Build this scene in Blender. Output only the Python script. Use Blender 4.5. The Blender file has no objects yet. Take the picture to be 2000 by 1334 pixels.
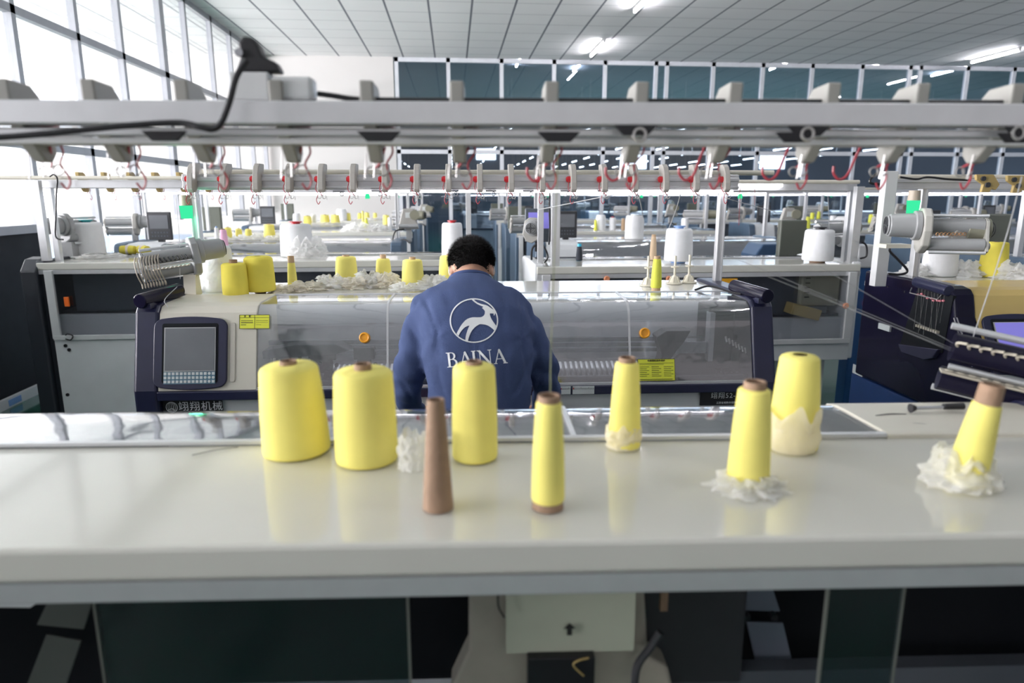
import bpy, bmesh, math, random
from mathutils import Vector, Matrix, noise
from mathutils.geometry import tessellate_polygon
from mathutils.bvhtree import BVHTree
random.seed(7)
PI = math.pi
sc = bpy.context.scene
col = sc.collection

# ------------------------------------------------------------------ camera
F = 1333.0
AX = Vector((0.9963964, 0.0180128, 0.08288399)).normalized()     # world x seen in camera axes (right, up, forward)
AD = Vector((-116, 283, F)).normalized()
AU = Vector((-0.00040574, 0.97819077, -0.20770821)).normalized()
CZ = 1.66
cam_d = bpy.data.cameras.new('camera'); cam = bpy.data.objects.new('camera', cam_d); col.objects.link(cam)
cam_d.sensor_width = 36; cam_d.lens = 36 * F / 2000; cam_d.clip_start = .05; cam_d.clip_end = 200
right = Vector((AX[0], AD[0], AU[0])); up = Vector((AX[1], AD[1], AU[1])); fwd = Vector((AX[2], AD[2], AU[2]))
m = Matrix((right, up, -fwd)).transposed().to_4x4(); m.translation = (0, 0, CZ)
cam.matrix_world = m
cam_d.dof.use_dof = True; cam_d.dof.focus_distance = 2.6; cam_d.dof.aperture_fstop = 2.9
sc.camera = cam

# ------------------------------------------------------------------ world, light, exposure
sc.view_settings.view_transform = 'Standard'; sc.view_settings.look = 'None'
sc.view_settings.exposure = 0.0; sc.view_settings.gamma = 1.0
sc.view_settings.use_curve_mapping = False
try:
    sc.cycles.use_denoising = True
    sc.cycles.max_bounces = 10; sc.cycles.transparent_max_bounces = 24
    sc.cycles.caustics_reflective = False; sc.cycles.caustics_refractive = False
    sc.cycles.sample_clamp_indirect = 6
except Exception: pass
w = bpy.data.worlds.new('world'); sc.world = w; w.use_nodes = True
w.node_tree.nodes['Background'].inputs[0].default_value = (1.0, .955, 1.0, 1)
w.node_tree.nodes['Background'].inputs[1].default_value = .5

def area(name, loc, rot, sx, sy, power, color=(1, 1, 1)):
    d = bpy.data.lights.new(name, 'AREA'); d.shape = 'RECTANGLE'; d.size = sx; d.size_y = sy; d.energy = power; d.color = color
    o = bpy.data.objects.new(name, d); col.objects.link(o); o.location = loc; o.rotation_euler = rot
    return o
# daylight entering through the outer windows of the left corridor
area('daylight_left', (-11.8, 3.6, 2.3), (0, -PI/2 - .6, 0), 3.2, 19, 8200, (1.0, .95, .96))
area('fill_far_hall', (9, 24, 4.2), (0, 0, 0), 16, 12, 4200, (.88, .93, 1.0))  # added fill light under the far hall ceiling, brightens the view through the glass

# ------------------------------------------------------------------ pixel -> place helpers (layout of real surfaces)
def ray(px, py):
    v = Vector((px - 1000, 667 - py, F)); return Vector((v.dot(AX), v.dot(AD), v.dot(AU)))
def atz(px, py, z):
    v = ray(px, py); return v * ((z - CZ) / v.z) + Vector((0, 0, CZ))
def aty(px, py, y):
    v = ray(px, py); return v * (y / v.y) + Vector((0, 0, CZ))
def atx(px, py, x):
    v = ray(px, py); return v * (x / v.x) + Vector((0, 0, CZ))

# ------------------------------------------------------------------ materials
MATS = {}
def mat(name, c, rough=.5, metal=0., var=.06, scale=8., bump=0., bscale=60., emit=None, es=0., coat=0., spec=.5, sss=0.):
    if name in MATS: return MATS[name]
    M = bpy.data.materials.new(name); M.use_nodes = True; nt = M.node_tree; N = nt.nodes; L = nt.links
    b = N['Principled BSDF']
    b.inputs['Roughness'].default_value = rough; b.inputs['Metallic'].default_value = metal
    b.inputs['Specular IOR Level'].default_value = spec
    b.inputs['Coat Weight'].default_value = coat
    tc = N.new('ShaderNodeTexCoord')
    nz = N.new('ShaderNodeTexNoise'); nz.inputs['Scale'].default_value = scale; nz.inputs['Detail'].default_value = 5
    L.new(tc.outputs['Object'], nz.inputs['Vector'])
    r = N.new('ShaderNodeValToRGB')
    a = [max(0, x * (1 - var)) for x in c]; d = [min(1, x * (1 + var * .6)) for x in c]
    r.color_ramp.elements[0].position = .3; r.color_ramp.elements[1].position = .7
    r.color_ramp.elements[0].color = (*a, 1); r.color_ramp.elements[1].color = (*d, 1)
    L.new(nz.outputs['Fac'], r.inputs[0]); L.new(r.outputs[0], b.inputs['Base Color'])
    if bump:
        n2 = N.new('ShaderNodeTexNoise'); n2.inputs['Scale'].default_value = bscale; n2.inputs['Detail'].default_value = 4
        L.new(tc.outputs['Object'], n2.inputs['Vector'])
        bp = N.new('ShaderNodeBump'); bp.inputs['Strength'].default_value = bump; bp.inputs['Distance'].default_value = .01
        L.new(n2.outputs['Fac'], bp.inputs['Height']); L.new(bp.outputs[0], b.inputs['Normal'])
    if emit:
        b.inputs['Emission Color'].default_value = (*emit, 1); b.inputs['Emission Strength'].default_value = es
    if sss:
        b.inputs['Subsurface Weight'].default_value = sss; b.inputs['Subsurface Radius'].default_value = (.02, .008, .004)
    MATS[name] = M
    return M
def clear(name, tint=(1, 1, 1), rough=.06, base=.06, edge=.55, haze=0., hazecol=(.8, .82, .85), bump=0., bscale=3.):
    """thin transparent sheet: see-through with a glossy reflection and, if asked, a milky film"""
    if name in MATS: return MATS[name]
    M = bpy.data.materials.new(name); M.use_nodes = True; nt = M.node_tree; N = nt.nodes; L = nt.links
    for n in list(N):
        if n.type == 'BSDF_PRINCIPLED': N.remove(n)
    out = [n for n in N if n.type == 'OUTPUT_MATERIAL'][0]
    t = N.new('ShaderNodeBsdfTransparent'); t.inputs[0].default_value = (*tint, 1)
    g = N.new('ShaderNodeBsdfGlossy'); g.inputs['Roughness'].default_value = rough
    lw = N.new('ShaderNodeLayerWeight'); lw.inputs[0].default_value = .35
    mr = N.new('ShaderNodeMapRange'); mr.inputs[3].default_value = base; mr.inputs[4].default_value = edge
    L.new(lw.outputs['Facing'], mr.inputs[0])
    mx = N.new('ShaderNodeMixShader'); L.new(mr.outputs[0], mx.inputs[0]); L.new(t.outputs[0], mx.inputs[1]); L.new(g.outputs[0], mx.inputs[2])
    tc = N.new('ShaderNodeTexCoord')
    last = mx
    if haze:
        d = N.new('ShaderNodeBsdfDiffuse'); d.inputs[0].default_value = (*hazecol, 1)
        tl = N.new('ShaderNodeBsdfTranslucent'); tl.inputs[0].default_value = (*hazecol, 1)
        dm = N.new('ShaderNodeMixShader'); dm.inputs[0].default_value = .5; L.new(d.outputs[0], dm.inputs[1]); L.new(tl.outputs[0], dm.inputs[2])
        nz = N.new('ShaderNodeTexNoise'); nz.inputs['Scale'].default_value = 5; nz.inputs['Detail'].default_value = 6
        L.new(tc.outputs['Object'], nz.inputs['Vector'])
        r2 = N.new('ShaderNodeMapRange'); r2.inputs[1].default_value = .3; r2.inputs[2].default_value = .7
        r2.inputs[3].default_value = haze * .75; r2.inputs[4].default_value = min(1, haze * 1.2)
        L.new(nz.outputs['Fac'], r2.inputs[0])
        m2 = N.new('ShaderNodeMixShader'); L.new(r2.outputs[0], m2.inputs[0]); L.new(mx.outputs[0], m2.inputs[1]); L.new(dm.outputs[0], m2.inputs[2])
        last = m2
    if bump:
        n2 = N.new('ShaderNodeTexNoise'); n2.inputs['Scale'].default_value = bscale; n2.inputs['Detail'].default_value = 3
        L.new(tc.outputs['Object'], n2.inputs['Vector'])
        bp = N.new('ShaderNodeBump'); bp.inputs['Strength'].default_value = bump; bp.inputs['Distance'].default_value = .02
        L.new(n2.outputs['Fac'], bp.inputs['Height']); L.new(bp.outputs[0], g.inputs['Normal'])
    L.new(last.outputs[0], out.inputs[0])
    MATS[name] = M
    return M
def lamp_mat(name, c, s):
    if name in MATS: return MATS[name]
    M = bpy.data.materials.new(name); M.use_nodes = True; N = M.node_tree.nodes
    N.remove(N['Principled BSDF']); e = N.new('ShaderNodeEmission'); e.inputs[0].default_value = (*c, 1); e.inputs[1].default_value = s
    M.node_tree.links.new(e.outputs[0], [n for n in N if n.type == 'OUTPUT_MATERIAL'][0].inputs[0])
    MATS[name] = M; return M

WHITE = mat('painted_white_metal', (.66, .67, .68), .38)
TABLE = mat('cream_laminate', (.66, .655, .60), .11, var=.05, scale=3, spec=.6, coat=.15)
ALU = mat('aluminium', (.70, .71, .73), .34, .55, var=.05, scale=20)
ALUD = mat('aluminium_dark', (.36, .37, .40), .35, .6)
STEEL = mat('steel', (.50, .51, .54), .25, .9)
GREYBODY = mat('grey_white_panel', (.76, .78, .80), .45, var=.04)
NAVY = mat('navy_plastic', (.018, .020, .055), .30, var=.1, scale=15)
NAVYG = mat('navy_gloss', (.010, .009, .026), .16, var=.15, scale=4, spec=.22)
BLUEG = mat('blue_grey_plastic', (.075, .12, .18), .40)
SLATE = mat('slate_plastic', (.10, .12, .145), .45)
BEIGE = mat('beige_plastic', (.69, .66, .57), .40, var=.04)
BEIGED = mat('grey_beige_cast', (.40, .39, .365), .42, var=.05)
FINB = mat('fin_beige', (.40, .38, .35), .5)
GREYC = mat('grey_casting', (.36, .37, .375), .38)
OLIVE = mat('olive_motor', (.27, .265, .20), .35)
YELB = mat('yellow_housing', (.62, .46, .17), .35, var=.05)
OCHRE = mat('ochre_plastic', (.45, .33, .13), .5)
BLACK = mat('black_rubber', (.010, .010, .013), .45)
CHAR = mat('charcoal', (.035, .037, .042), .5)
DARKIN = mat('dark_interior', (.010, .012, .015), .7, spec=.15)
MECH = mat('dark_mechanism', (.05, .052, .06), .38, .4, var=.3, scale=30)
MECHG = mat('grey_mechanism', (.20, .21, .225), .35, .5, var=.2, scale=25)
RED = mat('red_plastic', (.50, .02, .03), .35)
REDW = mat('red_wire', (.42, .05, .07), .4)
WIRE = mat('steel_wire', (.45, .44, .43), .3, .7)
ORANGE = mat('orange_plastic', (.95, .42, .03), .35)
ORANGER = mat('orange_red_plastic', (.90, .17, .02), .4)
LABELY = mat('yellow_label', (.80, .83, .06), .45)
AMBER = mat('amber_label', (.75, .36, .01), .45)
INK = mat('ink', (.02, .02, .02), .5)
PRINT = mat('white_print', (.80, .82, .84), .5)
CARD = mat('cardboard', (.31, .20, .13), .75, var=.12, scale=40, bump=.15, bscale=120)
CARDL = mat('pale_cardboard', (.55, .38, .24), .75, var=.1, scale=40)
SPINDLE = mat('ivory_plastic', (.74, .70, .58), .4)
WSPOOL = mat('white_yarn', (.86, .87, .89), .8, var=.03, scale=30, bump=.12, bscale=180)
BAG = clear('plastic_bag', rough=.3, base=.05, edge=.18, haze=.74, hazecol=(.98, .98, .97), bump=.6, bscale=45)
BAGC = clear('cream_bag', rough=.3, base=.05, edge=.18, haze=.85, hazecol=(.97, .93, .84), bump=.6, bscale=55)
COVER = clear('clear_cover', tint=(.93, .94, .96), rough=.05, base=.16, edge=.8, haze=.02, hazecol=(.7, .72, .76), bump=.12, bscale=4)
GLASSL = clear('partition_glass', tint=(.96, .97, .98), rough=.02, base=.05, edge=.5)
GLASSB = clear('blue_glass', tint=(.74, .80, .86), rough=.02, base=.07, edge=.5)
WINDOWP = clear('back_window_sheet', tint=(.90, .91, .93), rough=.08, base=.05, edge=.5, haze=.04, hazecol=(.45, .48, .52), bump=.15)
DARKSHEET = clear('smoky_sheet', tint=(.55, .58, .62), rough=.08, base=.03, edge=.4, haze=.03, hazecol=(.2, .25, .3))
LED = lamp_mat('led_strip', (.96, .94, 1), 11)
TUBE = lamp_mat('tube_light', (.97, .95, 1), 110)
TUBEF = lamp_mat('far_tube_light', (.93, .96, 1), 16)
GREENL = lamp_mat('green_lamp', (.05, .80, .36), 1.1)
DAYL = lamp_mat('daylit_window', (.92, .96, 1), 5)
SKIN = mat('skin', (.56, .32, .22), .5, var=.08, scale=25, sss=.08)
HAIR = mat('black_hair', (.008, .007, .007), .62, var=.3, scale=60, bump=.4, bscale=150, spec=.2)
SHIRT = mat('navy_blue_cotton', (.058, .085, .190), .85, var=.07, scale=14, bump=.25, bscale=350, spec=.25)
TROUS = mat('dark_trousers', (.02, .022, .03), .85)
SHOE = mat('black_shoe', (.015, .015, .016), .5)
SCREEN = mat('screen_grey', (.16, .17, .185), .22, var=.08)
SCREENV = mat('screen_violet', (.16, .15, .42), .2, emit=(.25, .22, .75), es=.55)
KEYB = mat('keypad_blue', (.09, .20, .28), .4)
KEY = mat('key_white', (.62, .66, .66), .4)
PINK = mat('pink_yarn', (.85, .50, .68), .8)
PAPER = mat('pale_green_paper', (.50, .53, .42), .7, var=.07, scale=12)
CAST = mat('cream_casting', (.50, .46, .38), .5, var=.2, scale=9)
BOARD = mat('black_board', (.010, .012, .016), .6, var=.2, spec=.2)
TEAL = mat('teal_cap', (.02, .34, .36), .35)
CAPB = mat('blue_cap', (.20, .36, .68), .35)
CYAN = mat('cyan_cap', (.05, .50, .75), .35)
BOTTLE = clear('water_bottle_blue', tint=(.70, .85, 1), rough=.03, base=.1, edge=.6, haze=.15, hazecol=(.45, .65, .95))

def yarn_mat(name, c):
    """wound yarn: fine crossing thread ridges"""
    if name in MATS: return MATS[name]
    M = mat(name, c, .78, var=.05, scale=18, spec=.25); nt = M.node_tree; N = nt.nodes; L = nt.links; b = N['Principled BSDF']
    tc = N.new('ShaderNodeTexCoord')
    hs = []
    for rz in (.06, -.06):
        mp = N.new('ShaderNodeMapping'); mp.inputs['Rotation'].default_value = (rz, rz, 0)
        wv = N.new('ShaderNodeTexWave'); wv.bands_direction = 'Z'; wv.inputs['Scale'].default_value = 130; wv.inputs['Distortion'].default_value = 1.2
        L.new(tc.outputs['Object'], mp.inputs[0]); L.new(mp.outputs[0], wv.inputs[0]); hs.append(wv)
    ad = N.new('ShaderNodeMath'); ad.operation = 'ADD'; L.new(hs[0].outputs['Fac'], ad.inputs[0]); L.new(hs[1].outputs['Fac'], ad.inputs[1])
    bp = N.new('ShaderNodeBump'); bp.inputs['Strength'].default_value = .22; bp.inputs['Distance'].default_value = .002
    L.new(ad.outputs[0], bp.inputs['Height']); L.new(bp.outputs[0], b.inputs['Normal'])
    return M
YARN = yarn_mat('yellow_yarn', (.90, .81, .22))
YARNG = yarn_mat('greenish_yellow_yarn', (.80, .82, .12))
YARND = yarn_mat('deep_yellow_yarn', (.89, .77, .12))
DYARN = yarn_mat('charcoal_yarn', (.05, .055, .07))

# ------------------------------------------------------------------ mesh builder
class MB:
    def __init__(s, M=None): s.v = []; s.f = []; s.M = M or Matrix()
    def add(s, vs, fs, M=None):
        T = s.M @ M if M is not None else s.M
        k = len(s.v); s.v += [T @ Vector(p) for p in vs]; s.f += [[i + k for i in f] for f in fs]; return s
    def box(s, c, d, M=None, rot=None):
        x, y, z = [q / 2 for q in d]
        T = Matrix.Translation(c)
        if rot: T = T @ Matrix.Rotation(rot[0], 4, rot[1])
        if M is not None: T = M @ T
        return s.add([(i * x, j * y, k * z) for i in (-1, 1) for j in (-1, 1) for k in (-1, 1)],
                     [(0, 1, 3, 2), (4, 6, 7, 5), (0, 4, 5, 1), (2, 3, 7, 6), (0, 2, 6, 4), (1, 5, 7, 3)], T)
    def lathe(s, prof, M=None, seg=32, close=True):
        vs = []; fs = []
        for r, z in prof:
            for i in range(seg):
                a = 2 * PI * i / seg; vs.append((r * math.cos(a), r * math.sin(a), z))
        for j in range(len(prof) - 1):
            for i in range(seg):
                k = (i + 1) % seg; fs.append((j * seg + i, j * seg + k, (j + 1) * seg + k, (j + 1) * seg + i))
        if close:
            if prof[0][0] > 1e-5: fs.append(tuple(range(seg - 1, -1, -1)))
            if prof[-1][0] > 1e-5: fs.append(tuple((len(prof) - 1) * seg + i for i in range(seg)))
        return s.add(vs, fs, M)
    def cyl(s, a, b, r, r2=None, seg=20):
        a = Vector(a); b = Vector(b); d = b - a; q = Vector((0, 0, 1)).rotation_difference(d).to_matrix().to_4x4()
        return s.lathe([(r, 0), (r if r2 is None else r2, d.length)], Matrix.Translation(a) @ q, seg)
    def tube(s, pts, r, seg=8, closed=False):
        pts = [Vector(p) for p in pts]; n = len(pts); vs = []; fs = []; prev = None
        for i, p in enumerate(pts):
            d = (pts[(i + 1) % n] - pts[i - 1]) if closed else (pts[min(i + 1, n - 1)] - pts[max(i - 1, 0)])
            d.normalize()
            if prev is None: u = d.orthogonal().normalized()
            else: u = (prev - d * prev.dot(d)); u = u.normalized() if u.length > 1e-6 else d.orthogonal().normalized()
            prev = u; v = d.cross(u)
            for k in range(seg):
                a = 2 * PI * k / seg; vs.append(p + (u * math.cos(a) + v * math.sin(a)) * r)
        m = n if closed else n - 1
        for i in range(m):
            j = (i + 1) % n
            for k in range(seg):
                l = (k + 1) % seg; fs.append((i * seg + k, i * seg + l, j * seg + l, j * seg + k))
        if not closed: fs.append(tuple(range(seg - 1, -1, -1))); fs.append(tuple((n - 1) * seg + k for k in range(seg)))
        return s.add(vs, fs)
    def prism(s, poly, a, b, axis='x', M=None):
        """outline given in the other two axes, extruded along axis from a to b"""
        def P(u, v, w): return {'x': (w, u, v), 'y': (u, w, v), 'z': (u, v, w)}[axis]
        n = len(poly); vs = [P(u, v, a) for u, v in poly] + [P(u, v, b) for u, v in poly]
        fs = [tuple(range(n)), tuple(range(2 * n - 1, n - 1, -1))] + [(i, i + n, (i + 1) % n + n, (i + 1) % n) for i in range(n)]
        return s.add(vs, fs, M)
    def sheet(s, path, x0, x1, t=.003, axis='x', nx=1):
        """thin sheet following a (y,z) path, between x0 and x1"""
        pts = [Vector(p) for p in path]; nn = []
        for i in range(len(pts)):
            d = pts[min(i + 1, len(pts) - 1)] - pts[max(i - 1, 0)]; d.normalize(); nn.append(Vector((-d.y, d.x)))
        poly = [tuple(p + n * t / 2) for p, n in zip(pts, nn)] + [tuple(p - n * t / 2) for p, n in reversed(list(zip(pts, nn)))]
        k = len(pts); vs = []; fs = []
        for x in (x0, x1): vs += [(x, *p) for p in poly]
        n = 2 * k
        for i in range(n): fs.append((i, (i + 1) % n, (i + 1) % n + n, i + n))
        for q in (0, n):
            for i in range(k - 1): fs.append((q + i, q + i + 1, q + n - 2 - i, q + n - 1 - i))
        return s.add(vs, fs)
    def build(s, name, m, parent=None, smooth=False, bevel=0, seg=2, sub=0, loc=None, kind=None):
        me = bpy.data.meshes.new(name); me.from_pydata([tuple(v) for v in s.v], [], s.f); me.validate()
        bm = bmesh.new(); bm.from_mesh(me); bmesh.ops.recalc_face_normals(bm, faces=bm.faces); bm.to_mesh(me); bm.free()
        me.materials.append(m)
        if smooth:
            me.polygons.foreach_set('use_smooth', [True] * len(me.polygons))
            try: me.set_sharp_from_angle(angle=math.radians(35 if smooth is True else smooth))
            except Exception: pass
        o = bpy.data.objects.new(name, me); col.objects.link(o)
        if parent: o.parent = parent
        if loc: o.location = loc
        if bevel:
            b = o.modifiers.new('bevel', 'BEVEL'); b.width = bevel; b.segments = seg; b.limit_method = 'ANGLE'; b.angle_limit = math.radians(40)
        if sub:
            b = o.modifiers.new('sub', 'SUBSURF'); b.levels = sub; b.render_levels = sub
        if kind: o['kind'] = kind
        return o
def tag(o, label=None, cat=None, group=None, kind=None):
    if label: o['label'] = label
    if cat: o['category'] = cat
    if group: o['group'] = group
    if kind: o['kind'] = kind
    return o
def empty(name, loc=(0, 0, 0), rz=0, par=None):
    o = bpy.data.objects.new(name, None); col.objects.link(o); o.location = loc; o.rotation_euler = (0, 0, rz); o.empty_display_size = .1
    if par: o.parent = par
    return o
KIDS = {}
def copy_tree(o, parent=None):
    c = o.copy(); col.objects.link(c)
    if parent: c.parent = parent
    kids = [k for k in o.children]
    for k in kids: copy_tree(k, c)
    return c
def bez(p, n=16):
    """smooth curve through points (Catmull-Rom)"""
    p = [Vector(q) for q in p]; p = [p[0] * 2 - p[1]] + p + [p[-1] * 2 - p[-2]]; out = []
    for i in range(1, len(p) - 2):
        for k in range(n):
            t = k / n; a, b, c, d = p[i - 1:i + 3]
            out.append(.5 * (2 * b + (c - a) * t + (2 * a - 5 * b + 4 * c - d) * t * t + (3 * b - a - 3 * c + d) * t ** 3))
    out.append(p[-2]); return out
def circle(c, r, n=14, plane='xz', a0=0, a1=2 * PI):
    c = Vector(c); out = []
    for i in range(n):
        a = a0 + (a1 - a0) * i / (n if abs(a1 - a0 - 2 * PI) < 1e-6 else n - 1)
        u, v = r * math.cos(a), r * math.sin(a)
        out.append(c + {'xz': Vector((u, 0, v)), 'yz': Vector((0, u, v)), 'xy': Vector((u, v, 0))}[plane])
    return out
def rrect(w, h, r, n=5):
    out = []
    for cx, cy, a in ((w/2-r, h/2-r, 0), (-w/2+r, h/2-r, PI/2), (-w/2+r, -h/2+r, PI), (w/2-r, -h/2+r, 3*PI/2)):
        for i in range(n + 1): t = a + PI/2 * i / n; out.append((cx + r * math.cos(t), cy + r * math.sin(t)))
    return out
def text_mesh(name, s, size, m, parent, M, depth=.0006, space=1.0):
    cu = bpy.data.curves.new(name, 'FONT'); cu.body = s; cu.size = size; cu.extrude = depth; cu.align_x = 'CENTER'; cu.align_y = 'CENTER'; cu.space_character = space
    o = bpy.data.objects.new(name, cu); col.objects.link(o)
    bpy.context.view_layer.update()
    me = bpy.data.meshes.new_from_object(o.evaluated_get(bpy.context.evaluated_depsgraph_get()))
    bpy.data.objects.remove(o); me.materials.clear(); me.materials.append(m)
    t = bpy.data.objects.new(name, me); col.objects.link(t); t.parent = parent; t.matrix_local = M
    return t

# ------------------------------------------------------------------ the room
LW, FW, CH, RW, BW = -3.65, 14.4, 4.34, 13.5, -7.6
def struct(name, mb, m, parent=None, **k):
    o = mb.build(name, m, parent, **k)
    if parent is None: o['kind'] = 'structure'
    return o
def floor_mat():
    M = mat('green_epoxy_floor', (.010, .085, .058), .12, var=.15, scale=1.5, coat=.3)
    return M
def ceil_mat():
    M = mat('ceiling_tile', (.84, .84, .84), .85, var=.02, scale=2); nt = M.node_tree; N = nt.nodes; L = nt.links; b = N['Principled BSDF']
    tc = N.new('ShaderNodeTexCoord'); sp = N.new('ShaderNodeSeparateXYZ'); L.new(tc.outputs['Object'], sp.inputs[0])
    def line(o, per, off, wd):
        a = N.new('ShaderNodeMath'); a.operation = 'ADD'; a.inputs[1].default_value = 100 + off; L.new(o, a.inputs[0])
        d = N.new('ShaderNodeMath'); d.operation = 'DIVIDE'; d.inputs[1].default_value = per; L.new(a.outputs[0], d.inputs[0])
        f = N.new('ShaderNodeMath'); f.operation = 'FRACT'; L.new(d.outputs[0], f.inputs[0])
        l = N.new('ShaderNodeMath'); l.operation = 'LESS_THAN'; l.inputs[1].default_value = wd / per; L.new(f.outputs[0], l.inputs[0]); return l
    a = line(sp.outputs[0], .62, .13, .030); c = line(sp.outputs[1], .60, .0, .022)
    g = N.new('ShaderNodeMath'); g.operation = 'MULTIPLY'; g.inputs[1].default_value = .45; L.new(c.outputs[0], g.inputs[0])
    mx = N.new('ShaderNodeMath'); mx.operation = 'MAXIMUM'; L.new(a.outputs[0], mx.inputs[0]); L.new(g.outputs[0], mx.inputs[1])
    mix = N.new('ShaderNodeMixRGB'); mix.inputs[2].default_value = (.16, .17, .20, 1); L.new(mx.outputs[0], mix.inputs[0])
    ramp = [n for n in N if n.type == 'VALTORGB'][0]; L.new(ramp.outputs[0], mix.inputs[1]); L.new(mix.outputs[0], b.inputs['Base Color'])
    return M
def wall_mat():
    M = mat('white_wall_with_blue_dado', (.60, .585, .57), .7, var=.02, scale=1); nt = M.node_tree; N = nt.nodes; L = nt.links; b = N['Principled BSDF']
    tc = N.new('ShaderNodeTexCoord'); sp = N.new('ShaderNodeSeparateXYZ'); L.new(tc.outputs['Object'], sp.inputs[0])
    l = N.new('ShaderNodeMath'); l.operation = 'LESS_THAN'; l.inputs[1].default_value = .92; L.new(sp.outputs[2], l.inputs[0])
    mix = N.new('ShaderNodeMixRGB'); mix.inputs[2].default_value = (.36, .42, .52, 1); L.new(l.outputs[0], mix.inputs[0])
    ramp = [n for n in N if n.type == 'VALTORGB'][0]; L.new(ramp.outputs[0], mix.inputs[1]); L.new(mix.outputs[0], b.inputs['Base Color'])
    return M
CEILM, WALLM, FLOORM = ceil_mat(), wall_mat(), floor_mat()
HALLW = mat('far_hall_wall', (.25, .31, .40), .7)
FHC = mat('far_hall_ceiling', (.30, .34, .40), .8)
HY = 46.
struct('floor', MB().box(((-12 + 30) / 2, (BW + HY) / 2, -.05), (42, HY - BW, .1)), FLOORM)
struct('ceiling', MB().box(((-12 + RW) / 2, (BW + FW) / 2, CH + .05), (RW + 12, FW - BW, .1)), CEILM)
struct('wall_far', MB().box(((-12 - 1.12) / 2, FW + .08, CH / 2), (10.88, .16, CH)), WALLM)
struct('wall_right', MB().box((RW + .05, (BW + FW) / 2, CH / 2), (.1, FW - BW, CH)), HALLW)
o = MB()
o.box((-12.05, (BW + FW) / 2, .3), (.1, FW - BW, .6)); o.box((-12.05, (BW + FW) / 2, 4.15), (.1, FW - BW, .4))
struct('wall_left', o, WALLM)
# hall beyond the far glass
o = MB(); o.box((9, (FW + HY) / 2, 4.75), (42, HY - FW, .1)); struct('ceiling_far_hall', o, FHC)
struct('wall_far_hall', MB().box((9, HY, 2.4), (42, .1, 4.8)), HALLW)
struct('wall_far_hall_right', MB().box((29.9, (FW + HY) / 2, 2.4), (.1, HY - FW, 4.8)), HALLW)
struct('wall_far_hall_left', MB().box((-4.0, (FW + HY) / 2 + .2, 2.4), (.1, HY - FW, 4.8)), HALLW)
o = MB()
for px0, py0, px1, py1 in ((930, 290, 968, 312), (1485, 303, 1532, 330), (1212, 303, 1262, 330)):
    a = aty(px0, py0, HY - .08); b = aty(px1, py1, HY - .08)
    o.box(((a.x + b.x) / 2, HY - .08, (a.z + b.z) / 2), (abs(b.x - a.x), .03, abs(a.z - b.z)))
struct('window_3', o, DAYL)
# left glass partition of aluminium mullions
def partition_left():
    fr = MB(); w = .07
    ys = [5.05, 6.45, 7.48, 8.43, 9.62, 10.45, 11.5, 12.45, 13.4, 14.3]
    thick = {9.62}
    for y in ys + [4.0, 2.9, 1.8, .7, -.4, -2, -3.6, -5.2]:
        q = .13 if y in thick else .065
        fr.box((LW, y, CH / 2 + .68), (w, q, CH - 1.36))
    for z, h in ((3.19, .07), (2.10, .07), (CH - .04, .08)):
        fr.box((LW, (FW + BW) / 2, z), (w, FW - BW, h))
    fr.box((LW, (6.45 + BW) / 2, 1.39), (.09, 6.45 - BW, .07))
    fr.box((LW - .0, (FW + BW) / 2, .0 + .03), (.10, FW - BW, .06))
    return fr
f = struct('window_1', partition_left(), mat('partition_aluminium', (.36, .37, .40), .4, .3))
MB().box((LW, (FW + BW) / 2, 2.87), (.008, FW - BW - .2, 2.9)).build('pane', GLASSL, f)
MB().box((LW, (6.45 + BW) / 2, .70), (.03, 6.45 - BW, 1.34)).build('lower_panel', BOARD, f)
MB().box((LW, (6.45 + FW) / 2, .735), (.008, FW - 6.55, 1.32)).build('lower_pane', GLASSL, f)
# far glass partition
fr = MB(); xs = [-1.06, -.04, 1.02, 2.08, 3.12, 4.17, 4.40, 5.37, 6.42, 7.48, 8.56, 9.62, 9.85, 10.9, 11.95, 13.0]
for x in xs: fr.box((x, FW + .05, CH / 2), (.075, .08, CH))
for z in (CH - .04, 3.28, 2.55, .05): fr.box(((-1.1 + RW) / 2, FW + .05, z), (RW + 1.1, .08, .08))
FRW = mat('white_frame', (.66, .68, .72), .4)
f2 = struct('window_2', fr, FRW)
MB().box(((-1.1 + RW) / 2, FW + .05, CH / 2), (RW + 1.0, .008, CH - .1)).build('pane', GLASSB, f2)
# skirting strip with printed stickers at the foot of the left partition
tr = struct('trim_1', MB().box((LW + .06, 3.4, .04), (.03, 8.5, .08)), WHITE)
for y, c in ((4.9, CAPB), (5.25, RED), (5.65, CAPB), (6.1, RED), (6.45, CAPB)):
    MB().box((LW + .078, y, .04), (.004, .16, .05)).build('sticker', c, tr)

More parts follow.
